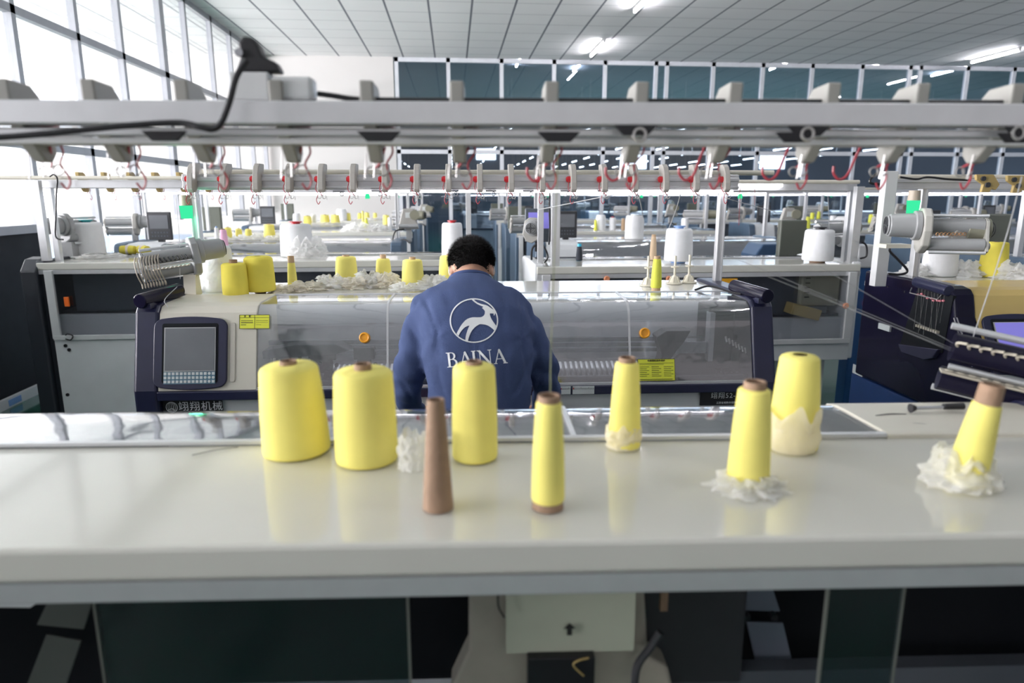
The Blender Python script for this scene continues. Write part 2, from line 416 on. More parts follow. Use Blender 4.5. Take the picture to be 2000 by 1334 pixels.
# ------------------------------------------------------------------ ceiling tubes
def tube_light(x, y, z, label, group, ry=0, L=1.22, m=TUBE):
    t = empty('ceiling_tube_light', (x, y, z)); tag(t, label, 'lamp', group)
    MB().box((0, 0, .035), (.05, L, .03)).build('housing', WHITE, t, bevel=.004)
    MB().cyl((0, -L / 2 + .03, .0), (0, L / 2 - .03, .0), .016, seg=10).build('tube', m, t, smooth=True)
    for s in (-1, 1): MB().box((0, s * (L / 2 - .015), .008), (.035, .03, .04)).build('end_cap', WHITE, t)
    return t
colsx = [(-8.6, 'behind the left glass'), (2.68, 'mid hall'), (10.4, 'on the right of the hall')]
rowsy = [(13.1, 'nearest the far glass wall'), (9.9, 'second from the far glass wall'), (5.5, 'third from the far glass wall'), (3.4, 'above the machine of the man'), (0.2, 'right above the photographer')]
lt0 = None
for x, cn in colsx:
    for y, rn in rowsy:
        lab = 'white ceiling tube ' + cn + ', ' + rn
        if lt0 is None: lt0 = o = tube_light(x, y, CH - .06, lab, 'ceiling tube lights of the hall')
        else:
            o = copy_tree(lt0); o.location = (x, y, CH - .06)
        o['label'] = lab
# tubes in the far hall (dense rows)
ft0 = None
ordn = ['first', 'second', 'third', 'fourth', 'fifth', 'sixth', 'seventh', 'eighth', 'ninth', 'tenth', 'eleventh', 'twelfth']
def far_tube(x, y, z, lab):
    global ft0
    if ft0 is None:
        ft0 = o = tube_light(x, y, z, lab, 'tube lights beyond the far glass wall', L=1.5, m=TUBEF)
        MB().cyl((0, -.6, .04), (0, -.6, 1.32), .006, seg=6).cyl((0, .6, .04), (0, .6, 1.32), .006, seg=6).build('hanging_rod', WHITE, o)
    else: o = copy_tree(ft0); o.location = (x, y, z); o['label'] = lab
for j in range(8):
    for i in range(10):
        far_tube(-2.6 + i * 2.1 + (.5 if i % 3 == 1 else 0), 19.5 + j * 3.3, 3.43, 'hanging tube beyond the far glass, %s row back, %s from the left' % (ordn[j], ordn[i]))
for x, y, n in ((1.55, 16.4, 'leftmost'), (3.0, 16.9, 'second from left'), (7.7, 16.3, 'third from left'), (9.9, 16.1, 'fourth from left'), (12.2, 16.8, 'rightmost')):
    o = tube_light(x, y, 4.66, 'glowing tube just behind the top panes of the far glass wall, %s' % n, 'tube lights behind the top panes', L=1.3)

# ------------------------------------------------------------------ parts of a flat knitting machine
# local frame of a machine: x along it, y from the front (y=0) to the back, z up
FIN = [(-.030, .062), (-.052, .050), (-.070, .022), (-.080, -.012), (-.082, -.038), (-.070, -.050), (-.046, -.048), (-.030, -.036), (-.022, -.012), (-.006, .012), (.020, .040), (.022, .062)]
FIN1 = [(-.030, .058), (-.048, .044), (-.066, .020), (-.074, -.02), (-.074, -.040), (-.060, -.054), (-.044, -.052), (-.026, -.036), (-.010, -.02), (.004, .006), (.020, .030), (.022, .060)]
def make_tension(par, loc, mfin=FINB, detail=True, name='tension_unit', fin=FIN):
    hw_ = .0125 if fin is FIN else .0105
    o = MB().prism(fin, -hw_, hw_).build(name, mfin, par, bevel=.003); o.location = loc
    if fin is FIN: o.scale = (1, 1.1, 1.12)
    MB().cyl((-.012, -.045, .002), (-.026, -.045, .002), .0125).cyl((-.026, -.045, .002), (-.031, -.045, .002), .009).build('red_knob', RED, o, smooth=True)
    if detail:
        b = MB(); b.tube(circle((-.006, -.078, -.064), .0085, 12, 'xz'), .0013, 5, True).tube(circle((.012, -.070, -.066), .0075, 12, 'xz'), .0013, 5, True)
        b.tube([(.004, -.055, -.045), (.006, -.058, -.075)], .0012, 5).tube([(.014, -.040, -.040), (.018, -.042, -.078)], .0011, 5)
        b.build('steel_eyelet', WIRE, o)
        b = MB(); b.tube(bez([(-.02, -.05, -.01), (-.024, -.066, -.035), (-.012, -.075, -.055), (-.018, -.085, -.078), (-.010, -.088, -.094), (-.002, -.086, -.084)], 5), .0017, 5)
        b.tube(bez([(-.014, -.05, -.03), (-.002, -.070, -.052), (.006, -.078, -.060)], 5), .0022, 5)
        b.build('red_guide_wire', REDW, o)
    return o
def frame_M(o, u, v):
    o = Vector(o); u = Vector(u).normalized(); v = Vector(v).normalized(); n = u.cross(v)
    m = Matrix((u, v, n)).transposed().to_4x4(); m.translation = o; return m

def cover_path(t0, fl):
    return [(t0, 1.252), (fl, 1.247), (fl - .035, 1.238), (fl - .058, 1.215), (fl - .072, 1.18), (fl - .085, 1.13), (0.0, .935)]
def housing_poly(t0, fl, y1, grow=0, zb=.93):
    p = [(y + (-grow if y < fl else 0), z + (grow if z > 1.2 else 0)) for y, z in cover_path(t0, fl)]
    return [(y1, 1.25 + grow)] + p + [(-grow, zb), (y1, zb)]

def machine(name, loc, rz, L, label, group, t0=.33, fl=.14, yb=.80, end=NAVY, end_w=.09, housing=BEIGE, house_w=.37, seams=(), detail=2, rail=True, rail_z=(1.690, 1.757), rail_y=.56, posts=(-1.2, 1.2), fins=0, fin_x0=0, fin_dx=.14, led=True, lowbody=GREYBODY, back_window=None, tubes=True, cov=None, finm=None, rx=None, endzb=.06, body_top=.90, body_bot=.10):
    t = empty(name, (loc[0], loc[1], 0), rz); tag(t, label, 'knitting machine', group)
    h = L / 2; ew = end_w
    # lower body
    b = MB(); b.box((0, (.03 + yb - .08) / 2, (body_bot + body_top) / 2), (L - 2 * ew + .02, yb - .11, body_top - body_bot)); b.build('base_cabinet', lowbody, t, bevel=.006)
    if body_bot < .2: MB().box((0, .3, .05), (L - .3, yb - .35, .1)).build('plinth', CHAR, t)
    else:
        for s in (-1, 1):
            for q in (.12, yb - .14): MB().box((s * (h - ew - .10), q, (body_bot + .01) / 2), (.06, .06, body_bot + .01)).build('leg', GREYBODY, t)
    MB().box((0, -.005, .915), (L - 2 * ew, .03, .036)).build('front_strip', end if detail > 1 else NAVY, t, bevel=.004)
    if body_top > .8: MB().box((0, yb * .45, .908), (L - 2 * ew, yb * .8, .02)).build('deck', MECHG if detail > 1 else MECH, t)
    # table
    b = MB(); b.box((0, (t0 + yb) / 2, 1.226), (L - .03, yb - t0, .045)); b.build('yarn_table', TABLE, t, bevel=.006)
    MB().box((0, yb - .012, 1.190), (L - .03, .022, .026)).build('table_rail', ALU, t)
    # side housings
    poly = housing_poly(t0, fl, yb - .02, .012, endzb)
    for s in (-1, 1):
        x0, x1 = (s * h, s * (h - ew)); MB().prism(poly, min(x0, x1), max(x0, x1)).build('end_housing', end, t, bevel=.012, seg=3)
    xl = -h + ew
    if house_w:
        hp = housing_poly(t0, fl, t0 + .01, .006); MB().prism(hp, xl, xl + house_w).build('control_housing', housing, t, bevel=.008, seg=3)
        xl += house_w
    xr = h - ew
    # covers
    bounds = [xl] + list(seams) + [xr]; path = cover_path(t0, fl)
    # round the path
    pp = [tuple(v.xy) for v in bez([(y, z, 0) for y, z in path], 4)]
    cm = cov or COVER
    for a, c in zip(bounds[:-1], bounds[1:]):
        cp = MB().sheet(pp, a + .002, c - .002, .004).build('cover_panel', cm, t, smooth=50)
    b = MB(); b.box(((xl + xr) / 2, t0 + .002, 1.254), (xr - xl, .012, .006)); b.box(((xl + xr) / 2, -.004, .936), (xr - xl, .014, .012))
    if detail > 1:
        for a in bounds[1:-1]:
            b.sheet([(y, z + .002) for y, z in pp], a - .004, a + .004, .007)
    b.build('cover_frame', ALU, t)
    # interior
    xm, wl = (xl + xr) / 2, (xr - xl)
    MB().box((xm, t0 + .005, 1.04), (wl, .012, .34)).build('inner_back_panel', mat('inner_back_grey', (.74, .76, .79), .35), t)
    b = MB()
    for z, y, hh in ((1.075, .20, .018), (1.052, .195, .014), (1.03, .19, .014)): b.box((xm, t0 - .33 + y, z), (wl, .022, hh))
    b.box((xm, .06, .935), (wl, .02, .035)); b.build('carrier_rail', STEEL, t)
    b = MB(); b.prism([(.06, .90), (.22, .97), (.30, .97), (.30, .90)], xl, xr); b.build('needle_bed', mat('needle_bed_steel', (.34, .35, .37), .35, .4, var=.2, scale=30), t)
    if detail > 1:
        b = MB()
        n = int(wl / .022)
        for k in range(n): b.box((xl + .011 + k * .022, .14, .942), (.010, .16, .005), rot=(math.atan2(.07, .16), 'X'))
        b.build('needle', STEEL, t, kind='stuff')
        if led: MB().box((xm, t0 - .03, 1.236), (wl - .04, .03, .008)).build('inner_fill_strip', lamp_mat('inner_fill_glow', (.95, .97, 1), 3.5), t)  # added glowing strip: brightens the interior and stands for the highlight on the cover
    # rail and posts
    if rail:
        rx0, rx1 = rx or (posts[0] - .02, posts[1] + .05)
        z0, z1 = rail_z; zc = (z0 + z1) / 2
        b = MB(); b.box(((rx0 + rx1) / 2, rail_y, zc), (rx1 - rx0, .045, z1 - z0)); b.box(((rx0 + rx1) / 2, rail_y - .026, zc + .012), (rx1 - rx0, .008, .016)); b.box(((rx0 + rx1) / 2, rail_y - .026, zc - .022), (rx1 - rx0, .008, .010))
        b.build('overhead_rail', ALU, t, bevel=.002)
        if detail < 2 or loc[1] > 2: MB().cyl((rx0 + .02, rail_y + .07, z1 + .012), (rx1 + .2, rail_y + .07, z1 + .012), .012, seg=10).build('cable_tube', BEIGE, t, smooth=True)
        for px_ in posts:
            b = MB(); zt = z0; y = rail_y + .045 if detail > 1 else rail_y
            b.box((px_, y, (1.2 + zt + .04) / 2), (.034, .034, zt + .04 - 1.2))
            for q in (-.013, .013): b.box((px_ + q, y - .019, (1.25 + zt) / 2), (.007, .006, zt - 1.25))
            b.build('post', ALU, t, bevel=.001)
        if led:
            lx = rx0 + (.72 if detail > 1 else .15)
            MB().box(((lx + rx1) / 2, rail_y - .005, z0 - .008), (rx1 - lx - .04, .016, .010)).build('light_strip', LED, t)
        for k in range(fins): make_tension(t, (fin_x0 + k * fin_dx, rail_y, zc + .01), finm or FINB, detail > 0)
    return t, xl, xr

def feeder(par, loc, rz, s=1., motor=GREYC, comb=True, name='yarn_feeder', rollers=GREYC, body=GREYC, fork=True):
    """positive feeder: rounded housing and motor, two rollers, fork plate, comb of wires, standing on a bracket. local -x = roller tips"""
    r = MB().prism([(-.055, .075), (-.02, .10), (.03, .10), (.065, .07), (.075, .01), (.06, -.05), (.0, -.085), (-.045, -.07), (-.07, -.02)], .0, .035).build(name, body, par, bevel=.008, seg=3)
    r.location = loc; r.rotation_euler = (0, 0, rz); r.scale = (s, s, s)
    MB().cyl((.035, .01, .03), (.06, .01, .03), .060).cyl((.055, .01, .03), (.15, .01, .03), .050, .046).cyl((.15, .01, .03), (.158, .01, .03), .040).build('motor', motor, r, smooth=True, bevel=.004)
    b = MB()
    for k in range(3): b.tube(circle((.161, .01, .03), .012 + .011 * k, 20, 'yz'), .002, 5, True)
    b.box((.160, .01, .03), (.004, .07, .006)).box((.160, .01, .03), (.004, .006, .07)); b.build('motor_grille', CHAR, r)
    b = MB()
    for y, z, rr in ((-.02, .03, .030), (.01, -.045, .026)): b.cyl((-.20, y, z), (.005, y, z), rr, seg=24)
    b.build('roller', rollers, r, smooth=True)
    b = MB(); b.cyl((-.21, .0, .07), (0, .0, .07), .007, seg=8).cyl((-.20, -.05, -.005), (0, -.05, -.005), .006, seg=8).cyl((-.20, .045, -.075), (0, .045, -.075), .007, seg=8)
    b.build('guide_bar', ALU, r, smooth=True)
    if fork: MB().prism([(-.045, .045), (-.02, .062), (.010, .050), (.015, .02), (.028, -.03), (.035, -.07), (.01, -.082), (-.015, -.065), (-.012, -.03), (-.035, .005)], -.214, -.202).cyl((-.222, -.02, .03), (-.213, -.02, .03), .014).cyl((-.222, .01, -.05), (-.213, .01, -.05), .014).build('fork_plate', body, r, bevel=.002)
    if comb:
        for k in range(9):
            x = -.235 + k * .012
            b = MB(); b.tube(bez([(x, -.045, .045), (x - .012, -.085, .025), (x - .014, -.105, -.025), (x - .004, -.098, -.07)], 5), .0028, 6); b.tube(circle((x - .002, -.092, -.082), .010, 12, 'yz'), .003, 6, True)
            b.build('comb_wire', mat('comb_beige', (.42, .37, .30), .5), r)
        b = MB()
        for k in range(9): b.cyl((-.03 - k * .018, -.058, .028), (-.026 - k * .018, -.082, .014), .004, seg=8)
        b.build('yarn_eyelet', CHAR, r)
        b = MB()
        for k in range(9): b.cyl((-.03 - k * .018, -.052, -.022), (-.024 - k * .018, -.080, -.016), .0045, seg=8)
        b.build('ceramic_eyelet', SPINDLE, r)
    return r
def monitor(par, loc, rz, s=1., scr=SCREEN, back=False, shell=CHAR):
    m_ = MB().box((0, 0, 0), (.20, .03, .24)).build('monitor', shell, par, bevel=.008, seg=3); m_.location = loc; m_.rotation_euler = (0, 0, rz); m_.scale = (s, s, s)
    MB().box((0, -.0165, .035), (.155, .004, .115)).build('screen', scr, m_)
    b = MB()
    for i in range(6):
        for j in range(2): b.cyl((-.062 + i * .025, -.015, -.055 - j * .03), (-.062 + i * .025, -.018, -.055 - j * .03), .006, seg=8)
    b.build('button', SLATE, m_)
    MB().box((0, .01, -.15), (.05, .03, .08)).build('monitor_stand', CHAR, m_)
    return m_
def signal_lamp(par, loc, h=.075, r=.022):
    o = MB().cyl((0, 0, 0), (0, 0, -.045), r * .9, r).build('signal_lamp', mat('lamp_base_beige', (.45, .38, .30), .45), par, smooth=True); o.location = loc
    MB().cyl((0, 0, -.045), (0, 0, -.045 - h * .75), r * 1.05, r * .92).build('green_lens', GREENL, o, smooth=True)
    d = bpy.data.lights.new('signal_glow', 'POINT'); d.energy = .5; d.color = (.1, 1, .5); d.shadow_soft_size = .03
    l = bpy.data.objects.new('signal_glow', d); col.objects.link(l); l.parent = o; l.location = (0, -.05, -.11)
    return o

# ------------------------------------------------------------------ machine behind which the worker stands (front towards us)
M2C, M2Y, M2R = .025, 2.585, math.radians(-1.8)
m2, xl2, xr2 = machine('knitting_machine', (M2C, M2Y), M2R, 2.50, 'white and navy knitting machine that the man in the blue sweatshirt leans over', None,
    seams=(-.29, .665), posts=(-1.21, 1.22), fins=18, fin_x0=-1.175, fin_dx=.1395, rail_y=.60, rx=(-1.23, 1.27))
R2 = Matrix.Translation((M2C, M2Y, 0)) @ Matrix.Rotation(M2R, 4, 'Z'); R2I = R2.inverted()
def loc2(p): return R2I @ Vector(p)
def on_slope(R, RI, px, py, t0=.33, fl=.14, off=.004):
    """point of the sloping cover front (plane from (fl-.085,1.13) to (0,.905)) seen at a pixel"""
    a = R @ Vector((0, fl - .085, 1.13)); b = R @ Vector((0, 0, .935)); n = (R.to_3x3() @ Vector((1, 0, 0))).cross(a - b).normalized()
    o = Vector((0, 0, CZ)); d = ray(px, py); t = (a - o).dot(n) / d.dot(n); return RI @ (o + d * t)
vdir = Vector((0, .055, .195)).normalized(); ndir = Vector((1, 0, 0)).cross(vdir)
def slopeM(p, off): return frame_M(Vector(p) + ndir * off, (1, 0, 0), vdir)
# control panel
def control_panel(t, p0, w, h, off, scr, keys=True):
    M = slopeM(p0, off)
    def sag(w, h, bulge, n=10):
        base = rrect(w, h, .028, 5); out = []
        for x, y in base: out.append((x, y + (bulge * (1 - (2 * x / w) ** 2)) * (1 if y > 0 else -1)))
        # densify the long edges
        o2 = []
        for i in range(len(out)):
            a = base[i]; b = base[(i + 1) % len(base)]
            o2.append(out[i])
            if abs(a[0] - b[0]) > .05:
                for k in range(1, n):
                    x = a[0] + (b[0] - a[0]) * k / n; y = a[1]; o2.append((x, y + bulge * (1 - (2 * x / w) ** 2) * (1 if y > 0 else -1)))
        return o2
    outer = sag(w, h - .03, .013)
    c = MB(M).prism(outer, 0, .012, 'z').build('control_panel', NAVY, t, bevel=.003)
    MB(M).prism(rrect(w * .76, h * .80, .008), .0118, .0135, 'z').build('recess', DARKIN, c)
    MB(M).box((0, h * .045, .0145), (w * .70, h * .60, .003)).build('bezel', mat('bezel_grey', (.38, .39, .40), .4), c)
    MB(M).box((0, h * .05, .0165), (w * .665, h * .565, .002)).build('screen', scr, c)
    if keys:
        kp = MB(M).box((0, -h * .33, .0145), (w * .70, h * .17, .003)).build('keypad', KEYB, c)
        for r_ in range(3):
            for q in range(13):
                x = -w * .325 + q * w * .0542; y = -h * .277 - r_ * h * .053
                if (q, r_) in ((11, 0), (10, 1), (11, 1), (12, 1), (11, 2)): MB(M).cyl((x, y, .0155), (x, y, .018), w * .020, seg=10).build('key', KEY, kp)
                else: MB(M).box((x, y, .0168), (w * .038, h * .036, .003)).build('key', KEY, kp)
    return c
pc = (on_slope(R2, R2I, 303, 690) + on_slope(R2, R2I, 447, 690)) / 2
control_panel(m2, pc, .275, .285, .006, SCREEN)
for px in (290, 454):   # raised vertical grips beside the panel
    q = on_slope(R2, R2I, px + 2, 688); MB(slopeM(q, .004)).prism(rrect(.020, .23, .008), 0, .006, 'z').build('grip_groove', mat('beige_groove', (.60, .57, .50), .45), m2, bevel=.002)
# navy tubes on the top corners
for s in (-1, 1):
    x = s * (1.25 - .055)
    h_ = MB().cyl((x + s * .02, .045, 1.272), (x - s * .035, .27, 1.285), .028, seg=24).build('corner_tube', NAVYG, m2, smooth=True, bevel=.003)
    MB().box((x - s * .0, .16, 1.252), (.03, .22, .02)).build('tube_bracket', NAVY, h_)
MB().tube(bez([(x, y, z) for x, y, z in ((1.02, .36, 1.256), (1.08, .34, 1.276), (1.14, .25, 1.262), (1.16, .18, 1.262))], 6), .005, 6).build('cable', BLACK, m2)
# orange knobs
for px, py in ((713, 660), (1258, 651)):
    q = on_slope(R2, R2I, px, py); M = slopeM(q, .004)
    k = MB(M).lathe([(.021, 0), (.021, .012), (.017, .015), (.013, .013), (.013, .011), (0, .011)], None, 24).build('cover_knob', ORANGE, m2, smooth=True)
# yellow labels
def label(par, p0, p1, rows, R, RI, m=LABELY, split=None, title=None, vlines=()):
    a, b = on_slope(R, RI, *p0), on_slope(R, RI, *p1); c = (a + b) / 2; w = abs(b.x - a.x); h = abs((a - b).dot(vdir))
    M = slopeM(c, .011); o = MB(M).box((0, 0, .0005), (w, h, .001)).build('warning_label', m, par)
    k = MB(M); 
    for x0, x1, y, t in rows: k.box(((x0 + x1) / 2 * w - w / 2, h / 2 - y * h, .0013), ((x1 - x0) * w, t * h, .0006))
    e = .006
    for q in ((0, h / 2, w, .0016), (0, -h / 2, w, .0016), (-w / 2, 0, .0016, h), (w / 2, 0, .0016, h)): k.box((q[0], q[1], .0013), (q[2], q[3], .0006))
    k.build('printed_rules', INK, o)
    return o, M, w, h
lb, M, w_, h_ = label(m2, (470, 616), (528, 642), [(.0, 1, .20, .02), (.5, .51, .5, 1), (.05, .45, .42, .035), (.05, .45, .56, .05), (.05, .22, .72, .035), (.55, .95, .42, .02), (.55, .95, .56, .02), (.55, .72, .72, .02)], R2, R2I)
for dx, s_ in ((-.32, '注'), (-.16, '意')): text_mesh('lettering', s_, h_ * .15, INK, lb, M @ Matrix.Translation((dx * w_, h_ * .40, .0015)))
lb, M, w_, h_ = label(m2, (1244, 702), (1317, 743), [(.04, .96, .19, .015), (.04, .7, .25, .015)] + [(.04 + .33 * c_, .04 + .33 * c_ + (.2 if (r_ + c_) % 2 else .26), .36 + .085 * r_, .018) for c_ in range(3) for r_ in range(6)] + [(.04, .93, .94, .025)], R2, R2I)
text_mesh('lettering', '电脑横机保养维护', h_ * .105, INK, lb, M @ Matrix.Translation((0, h_ * .42, .0015)))
# scale strip on the front
for px0, px1 in ((1094, 1114), (1118, 1160)):
    a = aty(px0, 757, M2Y - .03); b = aty(px1, 757, M2Y - .03); a = loc2(a); b = loc2(b)
    z0 = .900
    o = MB().box(((a.x + b.x) / 2, -.0225, .917), (b.x - a.x, .003, .032)).build('scale_label', KEY, m2)
    k = MB(); n = int((b.x - a.x) / .006)
    for i in range(n): k.box((a.x + .003 + i * .006, -.0245, .923 + (.002 if i % 5 == 0 else 0)), (.0009, .0008, .008 if i % 5 == 0 else .005))
    k.build('scale_marks', INK, o)
    for i in range(0, n, 5): MB().box((a.x + .003 + i * .006, -.0246, .924), (.004, .0008, .006)).build('red_mark', RED, o) if i in (0, 15) else None
# name plates
def plate(par, x0, x1, z, h, s, size, logo=False, dx=0, y=.022, small=None):
    o = MB().box(((x0 + x1) / 2, y, z), (x1 - x0, .006, h)).build('name_plate', BLACK, par, bevel=.002)
    M = frame_M(((x0 + x1) / 2 + dx, y - .0035, z + (.010 if small else 0)), (1, 0, 0), (0, 0, 1))
    text_mesh('lettering', s, size, PRINT, o, M, space=1.15)
    if small: text_mesh('small_lettering', small, size * .36, PRINT, o, frame_M(((x0 + x1) / 2 + dx, y - .0035, z - h * .33), (1, 0, 0), (0, 0, 1)))
    if logo:
        c = (x0 + .034, y - .0036, z - .001); b = MB()
        b.tube(circle(c, .021, 28, 'xz'), .0016, 5, True)
        for k in (-.66, -.33, 0, .33, .66):
            b.tube([(c[0] + k * .021 * math.sqrt(max(0, 1 - q * q)) , c[1], c[2] + q * .021) for q in [-.95 + .19 * i for i in range(11)]], .0011, 4)
        b.tube([(c[0] - .016, c[1], c[2] - .012), (c[0], c[1], c[2] - .004), (c[0] + .010, c[1], c[2] - .012)], .0014, 4)
        b.build('emblem', PRINT, o)
a = loc2(aty(310, 802, M2Y + .02)); b = loc2(aty(430, 802, M2Y + .02))
plate(m2, a.x, b.x, .862, .056, '翊翔机械', .040, True, .030)
a = loc2(aty(1362, 790, M2Y + .02)); b = loc2(aty(1470, 790, M2Y + .02))
plate(m2, a.x, b.x, .862, .060, '翊翔52-132', .028, small='江苏省常熟市翊翔机械')
# inside: carriages and yarn carriers behind the clear cover
def blocks(t, name, m, items):
    for it in items: 
        b = MB()
        for c, d in it: b.box(c, d)
        b.build(name, m, t, bevel=.003)
def carrier(t, x, z=1.04, w=.05, m=MECH):
    b = MB(); b.box((x, .155, z), (w * 1.5, .03, .05)).box((x, .15, z - .05), (w, .02, .06)).box((x, .145, z - .10), (w * .45, .012, .06), rot=(.25, 'Y')).cyl((x - w * .8, .13, z - .05), (x - w * .8, .15, z - .05), .008, seg=10).cyl((x + w * .8, .13, z - .045), (x + w * .8, .15, z - .045), .008, seg=10)
    b.build('yarn_carrier', m, t, bevel=.002)
for x in (-.72, -.60, -.555, -.40, .02, .34): carrier(m2, x, 1.045 + random.uniform(-.01, .012), random.choice((.03, .045, .055)))
for x in (-.80, -.775, -.75, -.70, -.66): MB().box((x, .15, 1.0), (.010, .012, .075), rot=(.08, 'Y')).build('yarn_carrier', MECH, m2)
MB().prism([(-.82, 1.055), (-.66, 1.085), (-.50, 1.085), (-.45, 1.06), (-.52, 1.04), (-.82, 1.03)], .10, .19, 'y').build('carriage', MECH, m2, bevel=.004)
MB().prism([(.79, 1.10), (.83, 1.125), (.93, 1.125), (.90, 1.07), (.86, 1.02), (.83, .965), (.805, .965), (.815, 1.03)], .10, .18, 'y').build('carriage_arm', MECH, m2, bevel=.003)
c_ = MB().box((1.065, .20, 1.09), (.11, .16, .26)).build('drive_unit', CHAR, m2, bevel=.01)
MB().box((1.012, .11, 1.10), (.02, .05, .20)).build('bracket', ALU, c_)
MB().box((.95, .14, 1.055), (.16, .08, .05)).build('rail_end_block', STEEL, m2, bevel=.003)
b = MB(); b.lathe([(.0, 0), (.10, 0), (.105, .012), (.02, .02), (0, .02)], Matrix.Translation((.95, .14, .935)) @ Matrix.Rotation(PI / 2, 4, 'X'), 28); b.build('drive_wheel', CHAR, m2, smooth=True)
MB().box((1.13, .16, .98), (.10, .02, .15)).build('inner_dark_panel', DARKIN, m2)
b = MB(); 
for k in range(8): b.cyl((1.075 + k * .014, .10, 1.10 - k * .008), (1.078 + k * .014, .09, 1.078 - k * .008), .005, seg=8)
b.build('brush_row', WIRE, m2)
# feeder, signal lamp
q = loc2((-1.13, 2.98, 1.40))
fd = feeder(m2, (q.x + .03, q.y, 1.405), math.radians(28), .88)
fd.rotation_euler = (0, math.radians(-6), math.radians(32))
b = MB(); b.prism([(-.03, 1.252), (.035, 1.252), (.02, 1.34), (-.02, 1.34)], q.x - .02, q.x + .03, 'x').build('feeder_bracket', BEIGE, m2).location = (0.02, q.y - 0.0, 0)
signal_lamp(m2, loc2(aty(361, 381, 3.17)), .075, .026)
# round eyelets hanging under the rail
for k in range(8):
    x = -.55 + k * .17
    b = MB(); b.box((x, .58, 1.684), (.05, .02, .006)); b.tube(circle((x + .012, .58, 1.672), .008, 12, 'xz'), .0022, 5, True); b.build('rail_eyelet', ALUD, m2)

# ------------------------------------------------------------------ near machine, seen from behind
M1X, M1Y, M1R = -.02, 1.565, math.radians(177)
m1, xl1, xr1 = machine('knitting_machine', (M1X, M1Y), M1R, 2.50, 'nearest knitting machine, its long cream yarn table crossing the foreground', None,
    t0=.45, fl=.28, seams=(-.245,), posts=(-1.2, 1.2), rail_z=(1.764, 1.797), rail_y=.485, rx=(-1.22, 1.22), led=False, body_top=.66)
R1 = Matrix.Translation((M1X, M1Y, 0)) @ Matrix.Rotation(M1R, 4, 'Z'); R1I = R1.inverted()
def loc1(p): return R1I @ Vector(p)
b = MB(); b.box((0, .47, 1.755), (2.42, .030, .011)); b.build('overhead_rail', ALU, m1, bevel=.002)
b = MB(); b.box((0, .45, 1.743), (2.42, .05, .010)); b.build('overhead_rail', WHITE, m1, bevel=.002)
for px in (-10, 165, 352, 540, 718, 893, 1075, 1245, 1420, 1600, 1762, 1932):
    q = loc1(aty(px, 190, 1.075)); make_tension(m1, (q.x, .485, 1.766), mat('fin_dark_beige', (.33, .325, .30), .5), fin=FIN1)
for px, py, dz in ((310, 258, 0), (740, 262, 0), (1090, 262, 0), (1237, 246, 1), (1562, 246, 1), (1540, 262, 0), (1958, 246, 1), (1945, 262, 0)):
    q = loc1(aty(px, py, 1.055)); z = 1.7475 if not dz else 1.757
    MB().prism([(-.032, .006), (.032, .006), (.018, -.008), (-.018, -.008)], .508, .516, 'y').build('rail_clip', BLACK, m1, bevel=.001).location = (q.x, 0, z)
for px in (1245, 1560, 1945, 1970):
    q = loc1(aty(px, 265, 1.05)); MB().tube(circle((q.x, .515, q.z), .009, 14, 'xz'), .003, 6, True).build('rail_eyelet', WIRE, m1)
# long red wires hanging from the units on the right
for px in (1085, 1240, 1385, 1550, 1690, 1800):
    if px > 1700: continue
    q = loc1(aty(px, 268, 1.16)); x, y, z = q
    MB().tube(bez([(x, y, z), (x + .012, y, z - .03), (x + .022, y - .005, z - .062), (x + .034, y - .008, z - .070), (x + .045, y - .008, z - .060), (x + .046, y - .008, z - .048)], 6), .0022, 6).build('red_guide_wire', REDW, m1)
# cable, black clamp and junction box on top of the near rail
jb = empty('cable_junction_box', R1 @ Vector((loc1(aty(540, 190, 1.09)).x, .485, 1.797))); jb.rotation_euler = (0, 0, M1R - PI); tag(jb, 'white cable junction box with a black clamp on top, standing on the near overhead rail', 'junction box')
MB().box((-.034, 0, .020), (.058, .036, .040)).build('box_body', WHITE, jb, bevel=.003)
MB().box((.026, 0, .018), (.062, .032, .034)).build('box_socket', WHITE, jb, bevel=.006)
MB().prism([(-.055, .04), (.012, .04), (.006, .054), (-.012, .062), (-.018, .078), (-.026, .088), (-.040, .090), (-.048, .080), (-.046, .06)], -.012, .012, 'y').build('clamp', BLACK, jb, bevel=.004)
MB().lathe([(.006, 0), (.006, .006), (.0, .006)], Matrix.Translation((-.045, -.012, .066)) @ Matrix.Rotation(PI / 2, 4, 'X'), 14).build('clamp_screw', STEEL, jb, smooth=True)
W = [aty(482, 118, 1.05), aty(462, 150, 1.045), aty(448, 200, 1.035), aty(432, 240, 1.03), aty(415, 252, 1.03), aty(390, 248, 1.03), aty(345, 240, 1.035), aty(240, 246, 1.035), aty(120, 258, 1.035), aty(0, 268, 1.035), aty(-120, 272, 1.03)]
tag(MB().tube(bez(W, 8), .0045, 8).build('black_cable', BLACK, smooth=True), 'thick black cable drooping from the clamp and leftward along the near rail', 'cable')
W = [R1 @ Vector(v) for v in [tuple(loc1(aty(620, 183, 1.09))), tuple(loc1(aty(650, 187, 1.09))), tuple(loc1(aty(700, 194, 1.09)))] + [(loc1(aty(p, 196, 1.09)).x, .488, 1.8005) for p in (800, 1000, 1300, 1600, 1900, 2100)]]
tag(MB().tube(bez(W, 8), .0040, 8).build('black_cable', BLACK, smooth=True), 'black cable lying along the top of the near rail toward the right', 'cable')
